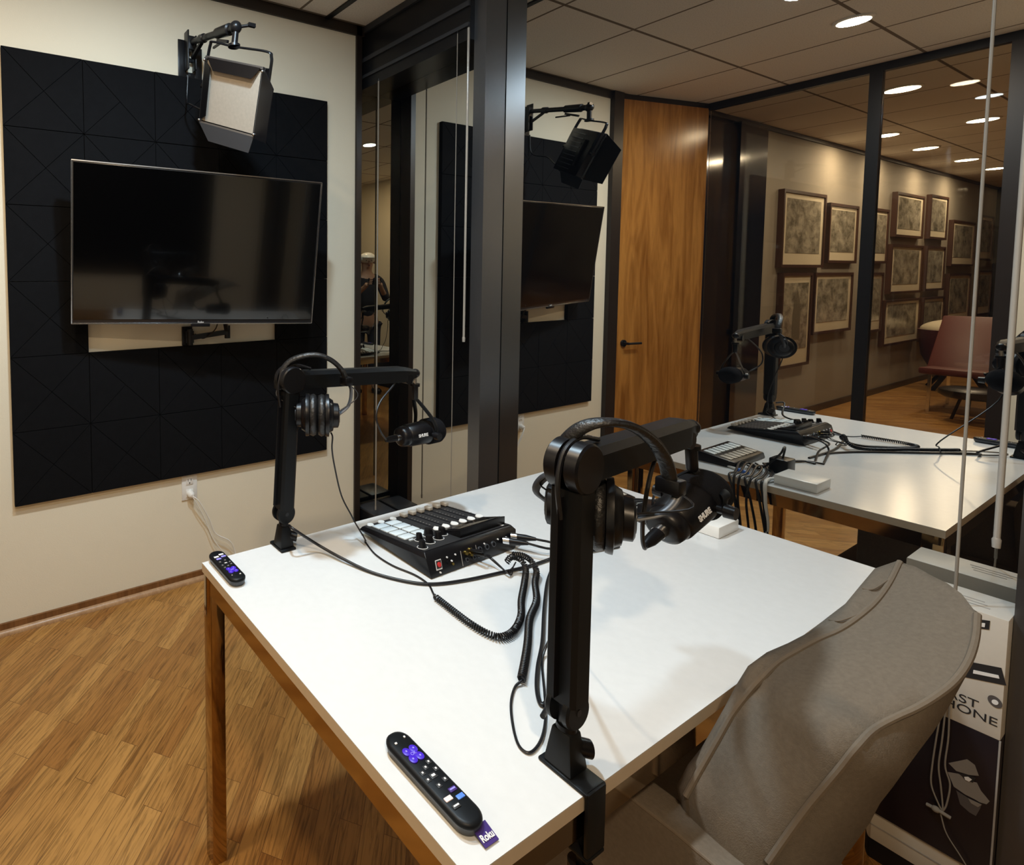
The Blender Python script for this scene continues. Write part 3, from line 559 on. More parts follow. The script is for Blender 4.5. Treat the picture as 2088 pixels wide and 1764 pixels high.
EA, TA = V((0.735, 1.150, 1.190)), V((1.150, 1.135, 1.172))
mic_arm((0.716, 1.153), EA, TA, 'black boom microphone arm clamped to the far table edge nearest the television', 1.19, 1)
EB, TB = V((0.738, 0.438, 1.190)), V((1.085, 0.452, 1.193))
mic_arm((0.738, 0.438), EB, TB, 'black boom microphone arm clamped to the near table edge beside the chair', 1.20, -1)
microphone(TA, (1.163, 1.128, 0.998), (1, -0.02, 0.03), 'black broadcast microphone hanging from the arm nearest the television', [at(776, 880, 'y', 1.10), at(767, 850, 'y', 1.10), at(775, 820, 'y', 1.11), at(800, 788, 'y', 1.12), at(806, 775, 'y', 1.13)], (0, 1, 0))
microphone(TB, (1.056, 0.440, 1.067), (0.93, -0.02, 0.30), 'black broadcast microphone hanging from the near arm above the table middle', [(0.912, 0.432, 1.034), (0.895, 0.427, 1.058), (0.890, 0.424, 1.10), (0.93, 0.435, 1.15), (0.985, 0.448, 1.178)], (0, 1, 0), tube_to=(1.088, 0.449, 1.118), lowt=0.45)

AXA = V((0.816, -0.578, 0)); KA = at(647, 846, 'y', 1.105); AXB = V((0.49, -0.87, 0)); KB = V((0.80, 0.451, 1.108))
bandA = [at(571, 785, 'y', 1.165), at(572, 762, 'y', 1.16), at(590, 738, 'y', 1.15), at(618, 726, 'y', 1.13), at(648, 724, 'y', 1.11), at(676, 735, 'y', 1.095), at(697, 755, 'y', 1.09), at(706, 777, 'y', 1.09)]
headphones(bandA, KA-AXA*0.02, KA+AXA*0.02, AXA, 'black headphones hung on the arm nearest the television', [KA+AXA*0.034-V((0, 0, 0.044)), KA+AXA*0.038-V((0, 0, 0.056)), at(677, 915, 'y', 1.09), at(682, 950, 'y', 1.10), at(696, 1010, 'y', 1.11), at(716, 1050, 'y', 1.10), (0.905, 1.10, 0.80), (0.905, 1.06, 0.772), tz(745, 1105), tz(765, 1130), tz(800, 1153), tz(845, 1172), tz(872, 1190), tz(882, 1207), tz(887, 1219, 0.008)],
    [tz(888, 1217, 0.009), tz(925, 1246, 0.009), tz(960, 1272, 0.009), tz(995, 1292, 0.009), tz(1022, 1299, 0.009), tz(1047, 1287, 0.009), tz(1062, 1258, 0.009), tz(1063, 1225, 0.009), at(1069, 1190, 'z', TZ+0.012), at(1072, 1160, 'z', TZ+0.022), at(1062, 1142, 'z', TZ+0.035), at(1043, 1136, 'z', TZ+0.040), at(1033, 1147, 'z', TZ+0.030)])
bandB = [at(1140, 965, 'y', 0.475), at(1136, 940, 'y', 0.47), at(1150, 905, 'y', 0.455), at(1185, 873, 'y', 0.435), at(1232, 861, 'y', 0.415), at(1285, 869, 'y', 0.40), at(1330, 900, 'y', 0.39), at(1358, 945, 'y', 0.385), at(1367, 990, 'y', 0.385)]
headphones(bandB, KB-AXB*0.02, KB+AXB*0.02, AXB, 'black headphones hung on the near arm, large in front of the other microphone', [at(1133, 1010, 'y', 0.48), at(1130, 1080, 'y', 0.49), at(1145, 1200, 'y', 0.49), at(1135, 1268, 'z', TZ+0.06), at(1122, 1300, 'z', TZ+0.03), tz(1106, 1345), tz(1111, 1420), tz(1112, 1470), tz(1102, 1512), tz(1080, 1535), tz(1058, 1520), tz(1046, 1480), tz(1042, 1435), tz(1050, 1402), tz(1064, 1388, 0.008)],
    [tz(1063, 1386, 0.009), tz(1070, 1350, 0.009), tz(1076, 1310, 0.009), tz(1080, 1262, 0.009), tz(1094, 1225, 0.009), tz(1091, 1190, 0.009), at(1094, 1165, 'z', TZ+0.018), at(1084, 1145, 'z', TZ+0.032), at(1066, 1133, 'z', TZ+0.045), at(1045, 1131, 'z', TZ+0.048)])
# loose cables on the table
def cable(name, pts, r, label): 
    o = MB().tube(smooth(pts, 8), r, n=10).build(name, M['rubber']); return tag(o, label, 'cable')
cable('microphone_cable', [at(590, 1072, 'y', 1.13), at(600, 1080, 'y', 1.10), at(650, 1112, 'z', TZ+0.022), at(700, 1140, 'z', TZ+0.010), tz(760, 1168, 0.004), tz(830, 1186, 0.004), tz(885, 1191, 0.004), tz(950, 1183, 0.004), tz(1020, 1168, 0.004), tz(1080, 1154, 0.004), tz(1140, 1133, 0.004), tz(1200, 1105, 0.004)], 0.0036, 'thick black cable curving across the table in front of the mixer')
cable('microphone_cable', [at(1150, 1130, 'z', TZ+0.004), tz(1132, 1150, 0.004), tz(1117, 1185, 0.004), tz(1110, 1240, 0.004), tz(1106, 1310, 0.004), tz(1097, 1360, 0.004), tz(1095, 1405, 0.004), tz(1104, 1437, 0.004), tz(1122, 1424, 0.008), at(1137, 1405, 'z', TZ+0.02), (0.742, 0.475, 0.80)], 0.0036, 'thick black cable running beside the coiled cord to the near arm')

# ------------------------------------------------------------------ mixer
def mx(s, t, dz=0.0): return V((0.932+0.316*s, 1.116-0.231*t, 0.7765+0.032*t+dz))
mt = thing('audio_mixer', (1.09, 1.0, TZ), 'black podcast mixer with white pads and faders on the table', 'audio mixer')
up = (mx(1, 0)-mx(0, 0)).cross(mx(0, 1)-mx(0, 0)); up = (-up if up.z < 0 else up).normalized()
ms, mtv = (mx(1, 0)-mx(0, 0)).normalized(), (mx(0, 1)-mx(0, 0)).normalized()
RMX = Matrix(((ms.x, -mtv.x, up.x), (ms.y, -mtv.y, up.y), (ms.z, -mtv.z, up.z)))
e0 = 0.018
MB().loft([[mx(0, 0)+V((e0*0.5, -0.01, -0.012)), mx(1, 0)+V((-e0*0.5, -0.01, -0.012)), V((1.236, 0.872, TZ+0.002)), V((0.936, 0.868, TZ+0.002))],
           [mx(0, 0)+V((0, 0, -0.008)), mx(1, 0)+V((0, 0, -0.008)), mx(1, 1)+V((0, -0.004, -0.010)), mx(0, 1)+V((0, -0.004, -0.010))],
           [mx(0.02, 0.02), mx(0.98, 0.02), mx(0.98, 0.97), mx(0.02, 0.97)]]).build('body', M['black'], mt, bevel=0.0015)
MB().hexa([mx(0.03, 0.03, 0), mx(0.97, 0.03, 0), mx(0.97, 0.96, 0), mx(0.03, 0.96, 0), mx(0.03, 0.03, .0012), mx(0.97, 0.03, .0012), mx(0.97, 0.96, .0012), mx(0.03, 0.96, .0012)]).build('top_panel', M['inkblack'], mt)
for s_ in (0.135, 0.275):
    for k in range(4):
        MB().obox(mx(s_, 0.165+0.135*k, 0.002), (0.038, 0.027, 0.004), RMX).build('pad', M['pad'], mt, bevel=0.0012)
for s_ in (0.09, 0.21, 0.345): MB().lathe(mx(s_, 0.055, 0.001), mx(s_, 0.055, 0.0035), [(0, 0.0095), (1, 0.0085)], 20).build('round_button', M['whiteplastic'], mt)
for k in range(6):
    s_ = 0.445+0.1*k
    MB().obox(mx(s_, 0.33, 0.0012), (0.004, 0.115, 0.001), RMX).build('fader_slot', M['tileedge'], mt)
    MB().obox(mx(s_, 0.085, 0.008), (0.013, 0.020, 0.009), RMX).obox(mx(s_, 0.085, 0.003), (0.005, 0.012, 0.005), RMX).build('fader_cap', M['diffuser'], mt, bevel=0.0012)
    tk = MB()
    for j in range(7): tk.obox(mx(s_+0.03, 0.18+0.045*j, 0.0014), (0.005, 0.0009, 0.0006), RMX)
    tk.obox(mx(s_+0.03, 0.53, 0.0016), (0.004, 0.004, 0.0012), RMX).build('fader_scale', M['greyprint'], mt)
    MB().lathe(mx(s_+0.0, 0.60, 0.001), mx(s_, 0.60, 0.0038), [(0, 0.0105), (1, 0.0095)], 24).build('round_button', M['whiteplastic'], mt)
MB().hexa([mx(0.43, 0.68, 0.001), mx(0.93, 0.66, 0.001), mx(0.95, 0.93, 0.001), mx(0.43, 0.93, 0.001), mx(0.43, 0.68, 0.004), mx(0.93, 0.66, 0.004), mx(0.95, 0.93, 0.022), mx(0.43, 0.93, 0.022)]).build('screen_hood', M['black'], mt, bevel=0.002)
a0, a1, a2, a3 = mx(0.45, 0.70, 0.0062), mx(0.91, 0.68, 0.0062), mx(0.92, 0.90, 0.0205), mx(0.45, 0.90, 0.0205)
MB().hexa([a0, a1, a2, a3]+[p_+V((0, 0, 0.001)) for p_ in (a0, a1, a2, a3)]).build('touch_screen', M['screen'], mt)
for s_, t_, r_ in ((0.07, 0.88, .009), (0.19, 0.82, .010), (0.16, 0.72, .009), (0.30, 0.80, .010), (0.29, 0.68, .0125), (0.39, 0.74, .010)):
    p_ = mx(s_, t_); MB().lathe(p_+up*0.001, p_+up*0.018, [(0, r_), (0.7, r_*0.85), (1, r_*0.75)], 24).build('rotary_knob', M['black'], mt)
    ringp = [p_+up*0.0018+(ms*math.cos(a)+mtv*math.sin(a))*(r_+0.003) for a in [2*PI*i/20*0.7+0.35 for i in range(21)]]
    MB().tube(ringp, 0.0007, n=6).build('knob_ring', M['print'], mt)
for s_, t_ in ((0.13, 0.70), (0.24, 0.70)): MB().obox(mx(s_-0.02, t_-0.03, 0.0022), (0.013, 0.006, 0.003), RMX).build('small_button', M['pad'], mt)
text('RODE', 0.012, mx(0.90, 0.955, 0.0015)-ms*0.002, mtv*-1, ms*-1 if False else ms, M['print'], mt, 'logo')
# connector panel (near side)
def bkp(s, h): return V((0.936+0.303*s, 0.868-0.001, TZ+0.002)).lerp(V((0.934+0.310*s, 0.881, TZ+0.042)), h)
pn = (V((0, -1, 0.25))).normalized()
def sock(s, h, r, m, nm='socket', dpt=0.002): MB().lathe(bkp(s, h)-pn*0.001, bkp(s, h)+pn*dpt, [(0, r), (1, r)], 20).build(nm, m, mt)
RBK = Matrix(((1, 0, pn.x), (0, -pn.z, pn.y), (0, -pn.y*-1, pn.z)))
RBK = frm(None, pn, (1, 0, 0))
MB().obox(bkp(0.10, 0.58)+pn*0.001, (0.018, 0.022, 0.0012), RBK).build('label_plate', M['print'], mt)
MB().obox(bkp(0.10, 0.60)+pn*0.0018, (0.015, 0.017, 0.0012), RBK).build('label_red', M['inkblack'], mt)
MB().cyl(bkp(0.10, 0.60)+pn*0.002, bkp(0.10, 0.60)+pn*0.004, 0.0055).build('power_button', M['red'], mt)
for s_, h_ in ((0.10, 0.18), (0.20, 0.80), (0.24, 0.55), (0.29, 0.80), (0.62, 0.85), (0.78, 0.85), (0.88, 0.80)): sock(s_, h_, 0.002, M['print'], 'marking')
sock(0.20, 0.55, 0.004, M['tileedge']); sock(0.245, 0.38, 0.003, M['gold'])
for s_, h_ in ((0.40, 0.72), (0.45, 0.80), (0.45, 0.58)): sock(s_, h_, 0.005, M['gold'], dpt=0.005)
for s_, h_, r_ in ((0.56, 0.66, .006), (0.64, 0.66, .007), (0.72, 0.68, .007), (0.40, 0.35, .005), (0.48, 0.35, .005), (0.53, 0.35, .005)): sock(s_, h_, r_, M['greymetal']); sock(s_, h_, r_*0.6, M['tileedge'], 'socket_hole', 0.0026)
MB().obox(bkp(0.345, 0.5)+pn*0.001, (0.001, 0.034, 0.001), RBK).obox(bkp(0.52, 0.75)+pn*0.001, (0.001, 0.016, 0.001), RBK).build('panel_line', M['greyprint'], mt)
for i, (s_, h_) in enumerate(((0.83, 0.72), (0.93, 0.80))):
    p_ = bkp(s_, h_); t = thing('microphone_cable', p_, ('black microphone cable plugged into the mixer at its right corner, the outer one' if i else 'black microphone cable plugged into the mixer, left of the outermost plug'), 'cable', 'cables plugged into the mixer')
    dvec = V((0.50, -0.80, 0.10)).normalized()
    MB().cyl(p_+dvec*0.002, p_+dvec*0.016, 0.0085).build('connector_shell', M['silver'], t)
    MB().lathe(p_+dvec*0.016, p_+dvec*0.058, [(0, 0.008), (0.5, 0.0075), (1, 0.004)]).build('plug', M['black'], t)
    e1 = p_+dvec*0.056
    MB().tube(smooth([e1, e1+V((0.03, -0.03, -0.006)), at(1140, 1118+12*i, 'z', TZ+0.012), at(1200, 1112+12*i, 'z', TZ+0.006), at(1260, 1105+10*i, 'z', TZ+0.004)]), 0.003).build('wire', M['rubber'], t)
t = thing('audio_lead', bkp(0.47, 0.6), 'thin black audio leads looping from the gold jacks of the mixer', 'cable')
for i, (s_, h_) in enumerate(((0.45, 0.80), (0.47, 0.58), (0.53, 0.40))):
    p_ = bkp(s_, h_)+pn*0.004
    MB().cyl(p_, p_+pn*0.028+V((0.006, 0, 0)), 0.0038).build('jack_plug', M['black'], t)
    MB().tube(smooth([p_+pn*0.026+V((0.006, 0, 0)), at(1000+8*i, 1140+5*i, 'z', TZ+0.018), at(1030+4*i, 1165+3*i, 'z', TZ+0.010), at(1043-2*i, 1172-4*i, 'z', TZ+0.006), at(1047, 1155, 'z', TZ+0.008), at(1052, 1146, 'z', TZ+0.02)]), 0.0013).build('wire', M['rubber'], t)

# ------------------------------------------------------------------ remotes
def remote(cx, cy, L, W, flip, label, big):
    H = 0.019; t = thing('remote_control', (cx, cy, TZ), label, 'remote control', 'television remote controls')
    def outline(dx, z):
        pts = []; r = min(W/2-0.001, 0.019); hw, hl = W/2-dx, L/2-dx; r -= dx
        for (sx, sy, a0) in ((1, 1, 0), (-1, 1, 90), (-1, -1, 180), (1, -1, 270)):
            for k in range(8):
                a = math.radians(a0+90*k/7); pts.append(V((cx+sx*(hw-r)+r*math.cos(a), cy+sy*(hl-r)+r*math.sin(a), z)))
        return pts
    MB().loft([outline(0.006, TZ+0.0005), outline(0.002, TZ+0.004), outline(0.0008, TZ+0.010), outline(0, TZ+0.013)]).build('underside', M['darkgrey'], t, sharp=60)
    MB().loft([outline(0, TZ+0.013), outline(0, TZ+0.016), outline(0.002, TZ+0.0185), outline(0.006, TZ+H+0.0008)]).build('casing', M['blackmat'], t, sharp=60)
    f = -1 if flip else 1; zt = TZ+H+0.0008
    def pos(u, v): return V((cx+f*u*W/2, cy+f*(0.5-v)*L, zt))
    def btn(u, v, w_, l_, m, nm='button', h=0.0015): 
        p_ = pos(u, v); MB().box((p_.x-w_/2, p_.y-l_/2, zt-0.0005), (p_.x+w_/2, p_.y+l_/2, zt+h)).build(nm, m, t, bevel=min(w_, l_)*0.28)
    dp = MB(); c = pos(0, 0.29)
    for a, b in ((1, 1), (-1, 1), (1, -1), (-1, -1)): dp.lathe((c.x+a*.0062, c.y+b*.0062, zt-0.0004), (c.x+a*.0062, c.y+b*.0062, zt+0.002), [(0, .0062), (0.8, .0062), (1, .0052)], 20)
    dp.box((c.x-.007, c.y-.007, zt-.0004), (c.x+.007, c.y+.007, zt+.0018)).build('direction_pad', M['purple'], t)
    dm = MB()
    for a, b in ((1, 1), (-1, 1), (1, -1), (-1, -1)): dm.box((c.x+a*.0066-.0012, c.y+b*.0066-.0012, zt+.0019), (c.x+a*.0066+.0012, c.y+b*.0066+.0012, zt+.0024))
    dm.build('pad_marking', M['lilac'], t)
    text('OK', 0.0065, (c.x-f*0.0044, c.y-f*0.0022, zt+0.0020), (f, 0, 0), (0, f, 0), M['lilac'], t, 'lettering', depth=0.0002)
    btn(-0.45, 0.13, .004, .003, M['print'], 'icon'); btn(0.48, 0.11, .003, .003, M['print'], 'icon') if big else btn(0.5, 0.15, .003, .003, M['greyprint'], 'icon')
    for u, v in ((-0.5, 0.47), (0, 0.44), (0.5, 0.41), (-0.55, 0.54), (0.55, 0.49), (-0.2, 0.62), (0.5, 0.60)):
        btn(u, v, .0075, .0065, M['inkblack'], 'button', 0.0008)
        p_ = pos(u, v); MB().box((p_.x-.0013, p_.y-.0012, zt+.0008), (p_.x+.0013, p_.y+.0012, zt+.0012)).build('icon', M['print'] if big else M['greyprint'], t)
    btn(0, 0.53, .011, .008, M['inkblack'], 'play_button', 0.001); p_ = pos(0, 0.53); MB().box((p_.x-.003, p_.y-.0015, zt+.001), (p_.x+.003, p_.y+.0015, zt+.0014)).build('icon', M['print'], t)
    cs = (M['pink'], M['tagpurple'], M['blue'], M['inkblack']) if big else (M['lilac'], M['lilac'], M['print'], M['print'])
    for (u, v), m_ in zip(((-0.40, 0.745), (0.35, 0.70), (0.42, 0.775), (-0.33, 0.82)), cs): btn(u, v, .0125, .0062, m_, 'shortcut_button')
    if big:
        for (u, v), m_ in (((-0.33, 0.82), M['print']), ((0.35, 0.70), M['lilac'])): p_ = pos(u, v); MB().box((p_.x-.0045, p_.y-.001, zt+.0015), (p_.x+.0045, p_.y+.001, zt+.0019)).build('icon', m_, t)
        p_ = pos(0, 1.0); a = V((p_.x+0.008, p_.y+0.006, TZ+0.009))
        q = [a+V((-.012, 0, 0)), a+V((.012, 0, 0)), a+V((.012, -.020, -.006)), a+V((-.012, -.020, -.006))]
        MB().hexa([x-V((0, 0, .0008)) for x in q]+q).build('fabric_tag', M['tagpurple'], t)
        text('Roku', 0.010, a+V((-.011, -.016, -.0040)), (1, 0, 0), (0, 1, 0.3), M['print'], t, 'logo', depth=0.0002, bold=0.0003)
remote(0.547, 0.504, 0.152, 0.041, False, 'black remote control with purple pad and a purple fabric tag, at the near table edge', True)
remote(0.534, 1.115, 0.142, 0.041, True, 'black remote control with purple pad on the far left table corner', False)

# ------------------------------------------------------------------ things at the window side of the table
kp = thing('key_pad', (1.69, 0.94, TZ), 'small black control pad with pale keys behind the headphones on the table', 'keypad')
MB().hexa([(1.555, 0.882, TZ+0.001), (1.808, 0.878, TZ+0.001), (1.806, 0.998, TZ+0.001), (1.55, 1.002, TZ+0.001), (1.56, 0.886, TZ+0.022), (1.802, 0.882, TZ+0.022), (1.802, 0.992, TZ+0.036), (1.556, 0.996, TZ+0.036)]).build('body', M['black'], kp, bevel=0.003)
for k in range(7):
    for j in range(2):
        c = V((1.590+0.031*k, 0.915+0.048*j, TZ+0.0275+0.0060*j)); MB().obox(c, (0.022, 0.034, 0.004), frm(None, (0, -0.125, 1), (1, 0, 0))).build('key', M['pad'] if j else M['diffuser'], kp, bevel=0.001)
pn_ = thing('ballpoint_pen', (1.79, 0.862, TZ), 'clear ballpoint pen with blue cap lying behind the near headphones', 'pen')
pa, pb = tz(1275, 1018, 0.005), tz(1335, 1031, 0.005); dv = (pb-pa).normalized()
MB().cyl(pa-dv*0.06, pb-dv*0.03, 0.0042).build('barrel', M['whiteplastic'], pn_)
MB().lathe(pb-dv*0.03, pb+dv*0.008, [(0, 0.0058), (0.9, 0.0052), (1, 0.003)]).build('cap', M['blue'], pn_)
hb = thing('usb_hub', (1.80, 0.70, TZ), 'white rectangular charging hub with black slots near the window edge of the table', 'usb hub')
MB().box((1.748, 0.658, TZ+0.0005), (1.858, 0.760, TZ+0.031)).build('case', M['whiteplastic'], hb, bevel=0.003)
for y in (0.700, 0.712): MB().box((1.7465, y, TZ+0.010), (1.7479, y+0.004, TZ+0.021)).build('port', M['inkblack'], hb)
ad = thing('power_adapter', (1.70, 0.80, TZ), 'black square power adapter beside the white hub', 'power adapter')
MB().box((1.672, 0.765, TZ+0.0005), (1.735, 0.815, TZ+0.052)).build('block', M['black'], ad, bevel=0.004)
MB().tube(smooth([(1.70, 0.79, TZ+0.05), (1.70, 0.785, TZ+0.085), (1.725, 0.78, TZ+0.095), (1.745, 0.785, TZ+0.07), (1.74, 0.83, TZ+0.01), (1.74, 0.87, TZ+0.006)]), 0.003).build('lead', M['rubber'], ad)
def bundle(name, paths, m, label, r):
    t = thing(name, paths[0][0], label, 'cable')
    for p_ in paths: MB().tube(smooth(p_), r).build('wire', m, t)
ps = []
for i in range(7):
    y = 0.775+0.014*i; j = random.uniform(-.02, .02)
    ps.append([(1.66+0.012*i, 0.86+j, TZ+0.006), (1.76, y+0.02, TZ+0.010+0.002*i), (1.86, y, TZ+0.008+0.002*(i % 3)), (1.915, y-0.004, TZ+0.006), (1.930+0.004*(i % 3), y-0.01+j, TZ-0.06), (1.925, y-0.02+j*1.5, 0.55), (1.94, y-0.015+2*j, 0.38-0.03*i), (1.95, y+3*j, 0.16)])
bundle('cable_bundle', ps, M['rubber'], 'bundle of black cables hanging over the window edge of the table', 0.0034)
bundle('extension_cord', [[(1.83, 0.765, TZ+0.010), (1.87, 0.77, TZ+0.012), (1.915, 0.762, TZ+0.006), (1.928, 0.755, TZ-0.05), (1.925, 0.75, 0.60), (1.94, 0.79, 0.48), (1.95, 0.80, 0.30), (1.95, 0.80, 0.02)]], M['whiteplastic'], 'white cord dropping from the hub over the window edge of the table', 0.005)
bundle('mixer_cable', [[at(1260, 1105, 'z', TZ+0.004), (1.50, 0.80, TZ+0.005), (1.58, 0.83, TZ+0.005), (1.66, 0.85, TZ+0.006)], [at(1262, 1115, 'z', TZ+0.004), (1.49, 0.79, TZ+0.005), (1.57, 0.825, TZ+0.006), (1.655, 0.842, TZ+0.008)]], M['rubber'], 'pair of black cables crossing the table from mixer to adapter', 0.0035)

# ------------------------------------------------------------------ blind wands and cords
def wand(name, x, y, z0, z1, r, m, label, tip=True):
    t = thing(name, (x, y, z0), label, 'blind wand' if name == 'blind_wand' else 'pull cord'); MB().cyl((x, y, z0+0.02), (x, y, z1), r, n=12).build('rod' if r > .003 else 'string', m, t)
    MB().lathe((x, y, z0+0.022), (x, y, z0), [(0, r), (0.2, r*1.35), (1, r*1.2)], 12).build('tip', m, t)
    MB().cyl((x, y, z1), (x, y, z1+0.012), r*0.6+0.001, n=8).build('hook', M['blackmetal'], t)
wand('blind_wand', 1.945, 1.640, 1.162, 2.50, 0.0048, M['clearrod'], 'clear blind wand hanging left of the black mullion')
wand('blind_wand', 1.950, 0.268, 0.862, 2.50, 0.0048, M['clearrod'], 'clear blind wand hanging at the right beside the chair')
wand('pull_cord', 1.948, 1.700, 0.36, 2.50, 0.0018, M['cord'], 'thin cord hanging left of the clear wand by the mullion')
wand('pull_cord', 1.950, 2.200, 0.19, 2.46, 0.0036, M['cord'], 'pale cord hanging in the corner beside the television wall')
dc = thing('pull_cord', (1.945, 0.314, 0.26), 'pale pull cord hanging in front of the white carton with a knotted end', 'pull cord')
MB().tube([(1.950, 0.318, 2.50), (1.948, 0.317, 1.6), (1.946, 0.316, 0.95), (1.944, 0.315, 0.73)], 0.0027).build('string', M['cord'], dc)
kc = at(1922, 1655, 'x', 1.945)
for k in range(3):
    e_ = 10*(k-1)
    MB().tube(smooth([(1.944, 0.315, 0.735)]+[at(a+e_*w_, b, 'x', 1.944) for a, b, w_ in ((1940, 1290, .2), (1932, 1400, .5), (1922, 1500, 1.2), (1914, 1560, 1.3), (1918, 1600, 1.9), (1922, 1640, .8))]+[kc]), 0.0014).build('tail', M['cord'], dc)
MB().tube(smooth([at(1890, 1640, 'x', 1.945), at(1912, 1652, 'x', 1.942), at(1938, 1668, 'x', 1.945)]), 0.004).build('toggle', M['cord'], dc)
MB().ball(at(1908, 1650, 'x', 1.943), 0.007, n=8).build('knot', M['cord'], dc)
MB().tube(smooth([at(1918, 1660, 'x', 1.944), at(1930, 1700, 'x', 1.944), at(1958, 1745, 'x', 1.944), at(1985, 1790, 'x', 1.944)]), 0.0012).build('tail', M['cord'], dc)

# ------------------------------------------------------------------ boxes by the window
Yb0, Yb1 = 0.246, 0.43
b1 = thing('cardboard_box', (2.01, 0.33, 0.0), 'low cream carton at the bottom of the stack by the window', 'box', 'boxes stacked by the window')
MB().box((1.962, 0.262, 0.051), (2.060, Yb1, 0.125)).build('carton', M['cream'], b1, bevel=0.002)
MB().box((1.9605, 0.262, 0.088), (1.9619, Yb1, 0.091)).build('flap_seam', M['greyprint'], b1)
MB().box((1.966, 0.266, 0.0505), (2.056, Yb1-0.004, 0.0509)).build('base_flap', M['cream'], b1)
b2 = thing('product_box', (2.01, 0.33, 0.1255), 'tall black glossy box printed with a grey face in the window stack', 'box', 'boxes stacked by the window')
FX = 1.955
MB().box((FX, Yb0, 0.1255), (2.072, Yb1, 0.4435)).build('carton', M['cartondark'], b2, bevel=0.0015)
MB().box((FX-0.0015, Yb0-0.001, 0.126), (FX+0.002, Yb0+0.0015, 0.443)).build('edge_strip', M['greyprint'], b2)
def decal(px, m, nm, parent, x=FX-0.0008, off=0.0):
    q = [at(a, b, 'x', x-off) for a, b in px]; MB().prism(q, (-0.0006, 0, 0)).build(nm, m, parent)
decal([(1934, 1556), (1972, 1548), (1988, 1560), (1996, 1582), (1975, 1580), (1950, 1572)], M['skin'], 'printed_face', b2)
decal([(1932, 1574), (1955, 1578), (1975, 1592), (1992, 1596), (2000, 1612), (2018, 1634), (2012, 1640), (1998, 1636), (1988, 1630), (1968, 1620), (1945, 1604)], M['skin'], 'printed_face', b2)
decal([(1950, 1612), (1972, 1626), (1992, 1636), (2002, 1640), (1998, 1650), (1990, 1664), (1976, 1656), (1958, 1640)], M['skinlo'], 'printed_face', b2)
decal([(1974, 1628), (1992, 1636), (2002, 1641), (1994, 1646), (1980, 1638)], M['skin'], 'printed_face', b2, off=0.001)
decal([(1956, 1576), (1972, 1580), (1990, 1586), (1984, 1596), (1968, 1590)], M['inkblack'], 'printed_face', b2, off=0.001)
decal([(1966, 1584), (1974, 1584), (1982, 1590), (1976, 1594), (1968, 1590)], M['print'], 'printed_face', b2, off=0.0018)
b3 = thing('product_box', (2.01, 0.33, 0.444), 'white microphone carton with black lettering, upper box of the window stack', 'box', 'boxes stacked by the window')
MB().box((FX-0.001, Yb0, 0.444), (2.073, Yb1, 0.7105)).build('carton', M['carton'], b3, bevel=0.0015)
decal([(1990, 1262), (2019, 1266), (2017, 1284), (1988, 1280)], M['inkblack'], 'printed_panel', b3, x=FX-0.0018)
decal([(1994, 1269), (2009, 1271), (2008, 1279), (1993, 1277)], M['print'], 'printed_mark', b3, x=FX-0.0018, off=0.001)
decal([(1960, 1346), (2042, 1362), (2052, 1398), (1955, 1378)], M['inkblack'], 'printed_panel', b3, x=FX-0.0018)
decal([(1985, 1366), (2036, 1377), (2038, 1384), (1984, 1373)], M['print'], 'printed_mark', b3, x=FX-0.0018, off=0.001)
el = [at(2029+15*math.cos(a)+2*math.sin(a), 1431+12*math.sin(a)+6*math.cos(a), 'x', FX-0.0018) for a in [2*PI*i/24 for i in range(24)]]
MB().prism(el, (-0.0006, 0, 0)).build('printed_badge', M['skinlo'], b3)
el = [at(2029+7*math.cos(a), 1432+5*math.sin(a)+2*math.cos(a), 'x', FX-0.0028) for a in [2*PI*i/24 for i in range(24)]]
MB().prism(el, (-0.0006, 0, 0)).build('printed_badge', M['print'], b3)
text('PODCAST', 0.026, (FX-0.0016, at(1996, 1446, 'x', FX).y, at(1996, 1446, 'x', FX).z), (0, -1, 0), (0, 0, 1), M['inkblack'], b3, align='RIGHT')
text('MICROPHONE', 0.026, (FX-0.0016, at(2035, 1480, 'x', FX).y, at(2035, 1483, 'x', FX).z), (0, -1, 0), (0, 0, 1), M['inkblack'], b3, align='RIGHT')
tp = MB()
for k in range(3): tp.box((1.985+0.016*k, 0.275+0.006*k, 0.7107), (1.990+0.016*k, 0.345-0.005*k, 0.7111))
tp.build('printed_text', M['greyprint'], b3)

# ------------------------------------------------------------------ upholstered chair
ch = thing('lounge_chair', (1.20, 0.36, 0), 'taupe wool armchair with piped reclined back at the near table edge', 'chair')
def px(l, n=15): return [(v_.x, v_.y) for v_ in resample(smooth([V((a, b, 0)) for a, b in l], 4), n)]
fpx = px([(1835, 1146), (1822, 1175), (1800, 1208), (1774, 1240), (1734, 1270), (1698, 1292), (1654, 1310), (1617, 1332), (1581, 1354), (1552, 1383), (1512, 1430), (1486, 1467), (1460, 1514), (1428, 1569), (1398, 1624)])
rpx = px([(1993, 1253), (1986, 1317), (1961, 1372), (1924, 1408), (1880, 1438), (1833, 1460), (1785, 1485), (1751, 1518), (1705, 1576), (1658, 1631), (1614, 1690), (1566, 1759)])
lpx = px([(1828, 1144), (1793, 1153), (1760, 1182), (1742, 1215), (1687, 1259), (1632, 1301), (1574, 1324), (1522, 1361), (1501, 1397), (1482, 1434), (1457, 1478), (1438, 1514), (1396, 1568), (1380, 1602)])
opx = px([(1996, 1250), (1999, 1258), (1994, 1303), (1975, 1368), (1939, 1434), (1906, 1489), (1862, 1547), (1826, 1598), (1789, 1646), (1767, 1690), (1727, 1741), (1700, 1790)])
def zrow(f_): return 0.955-0.105*(f_/0.575)**0.9 if f_ < 0.575 else 0.85-0.19*(f_-0.575)/0.425
CAM = V((0, 0, HC))
def deeper(p_, k): return p_+(p_-CAM).normalized()*k
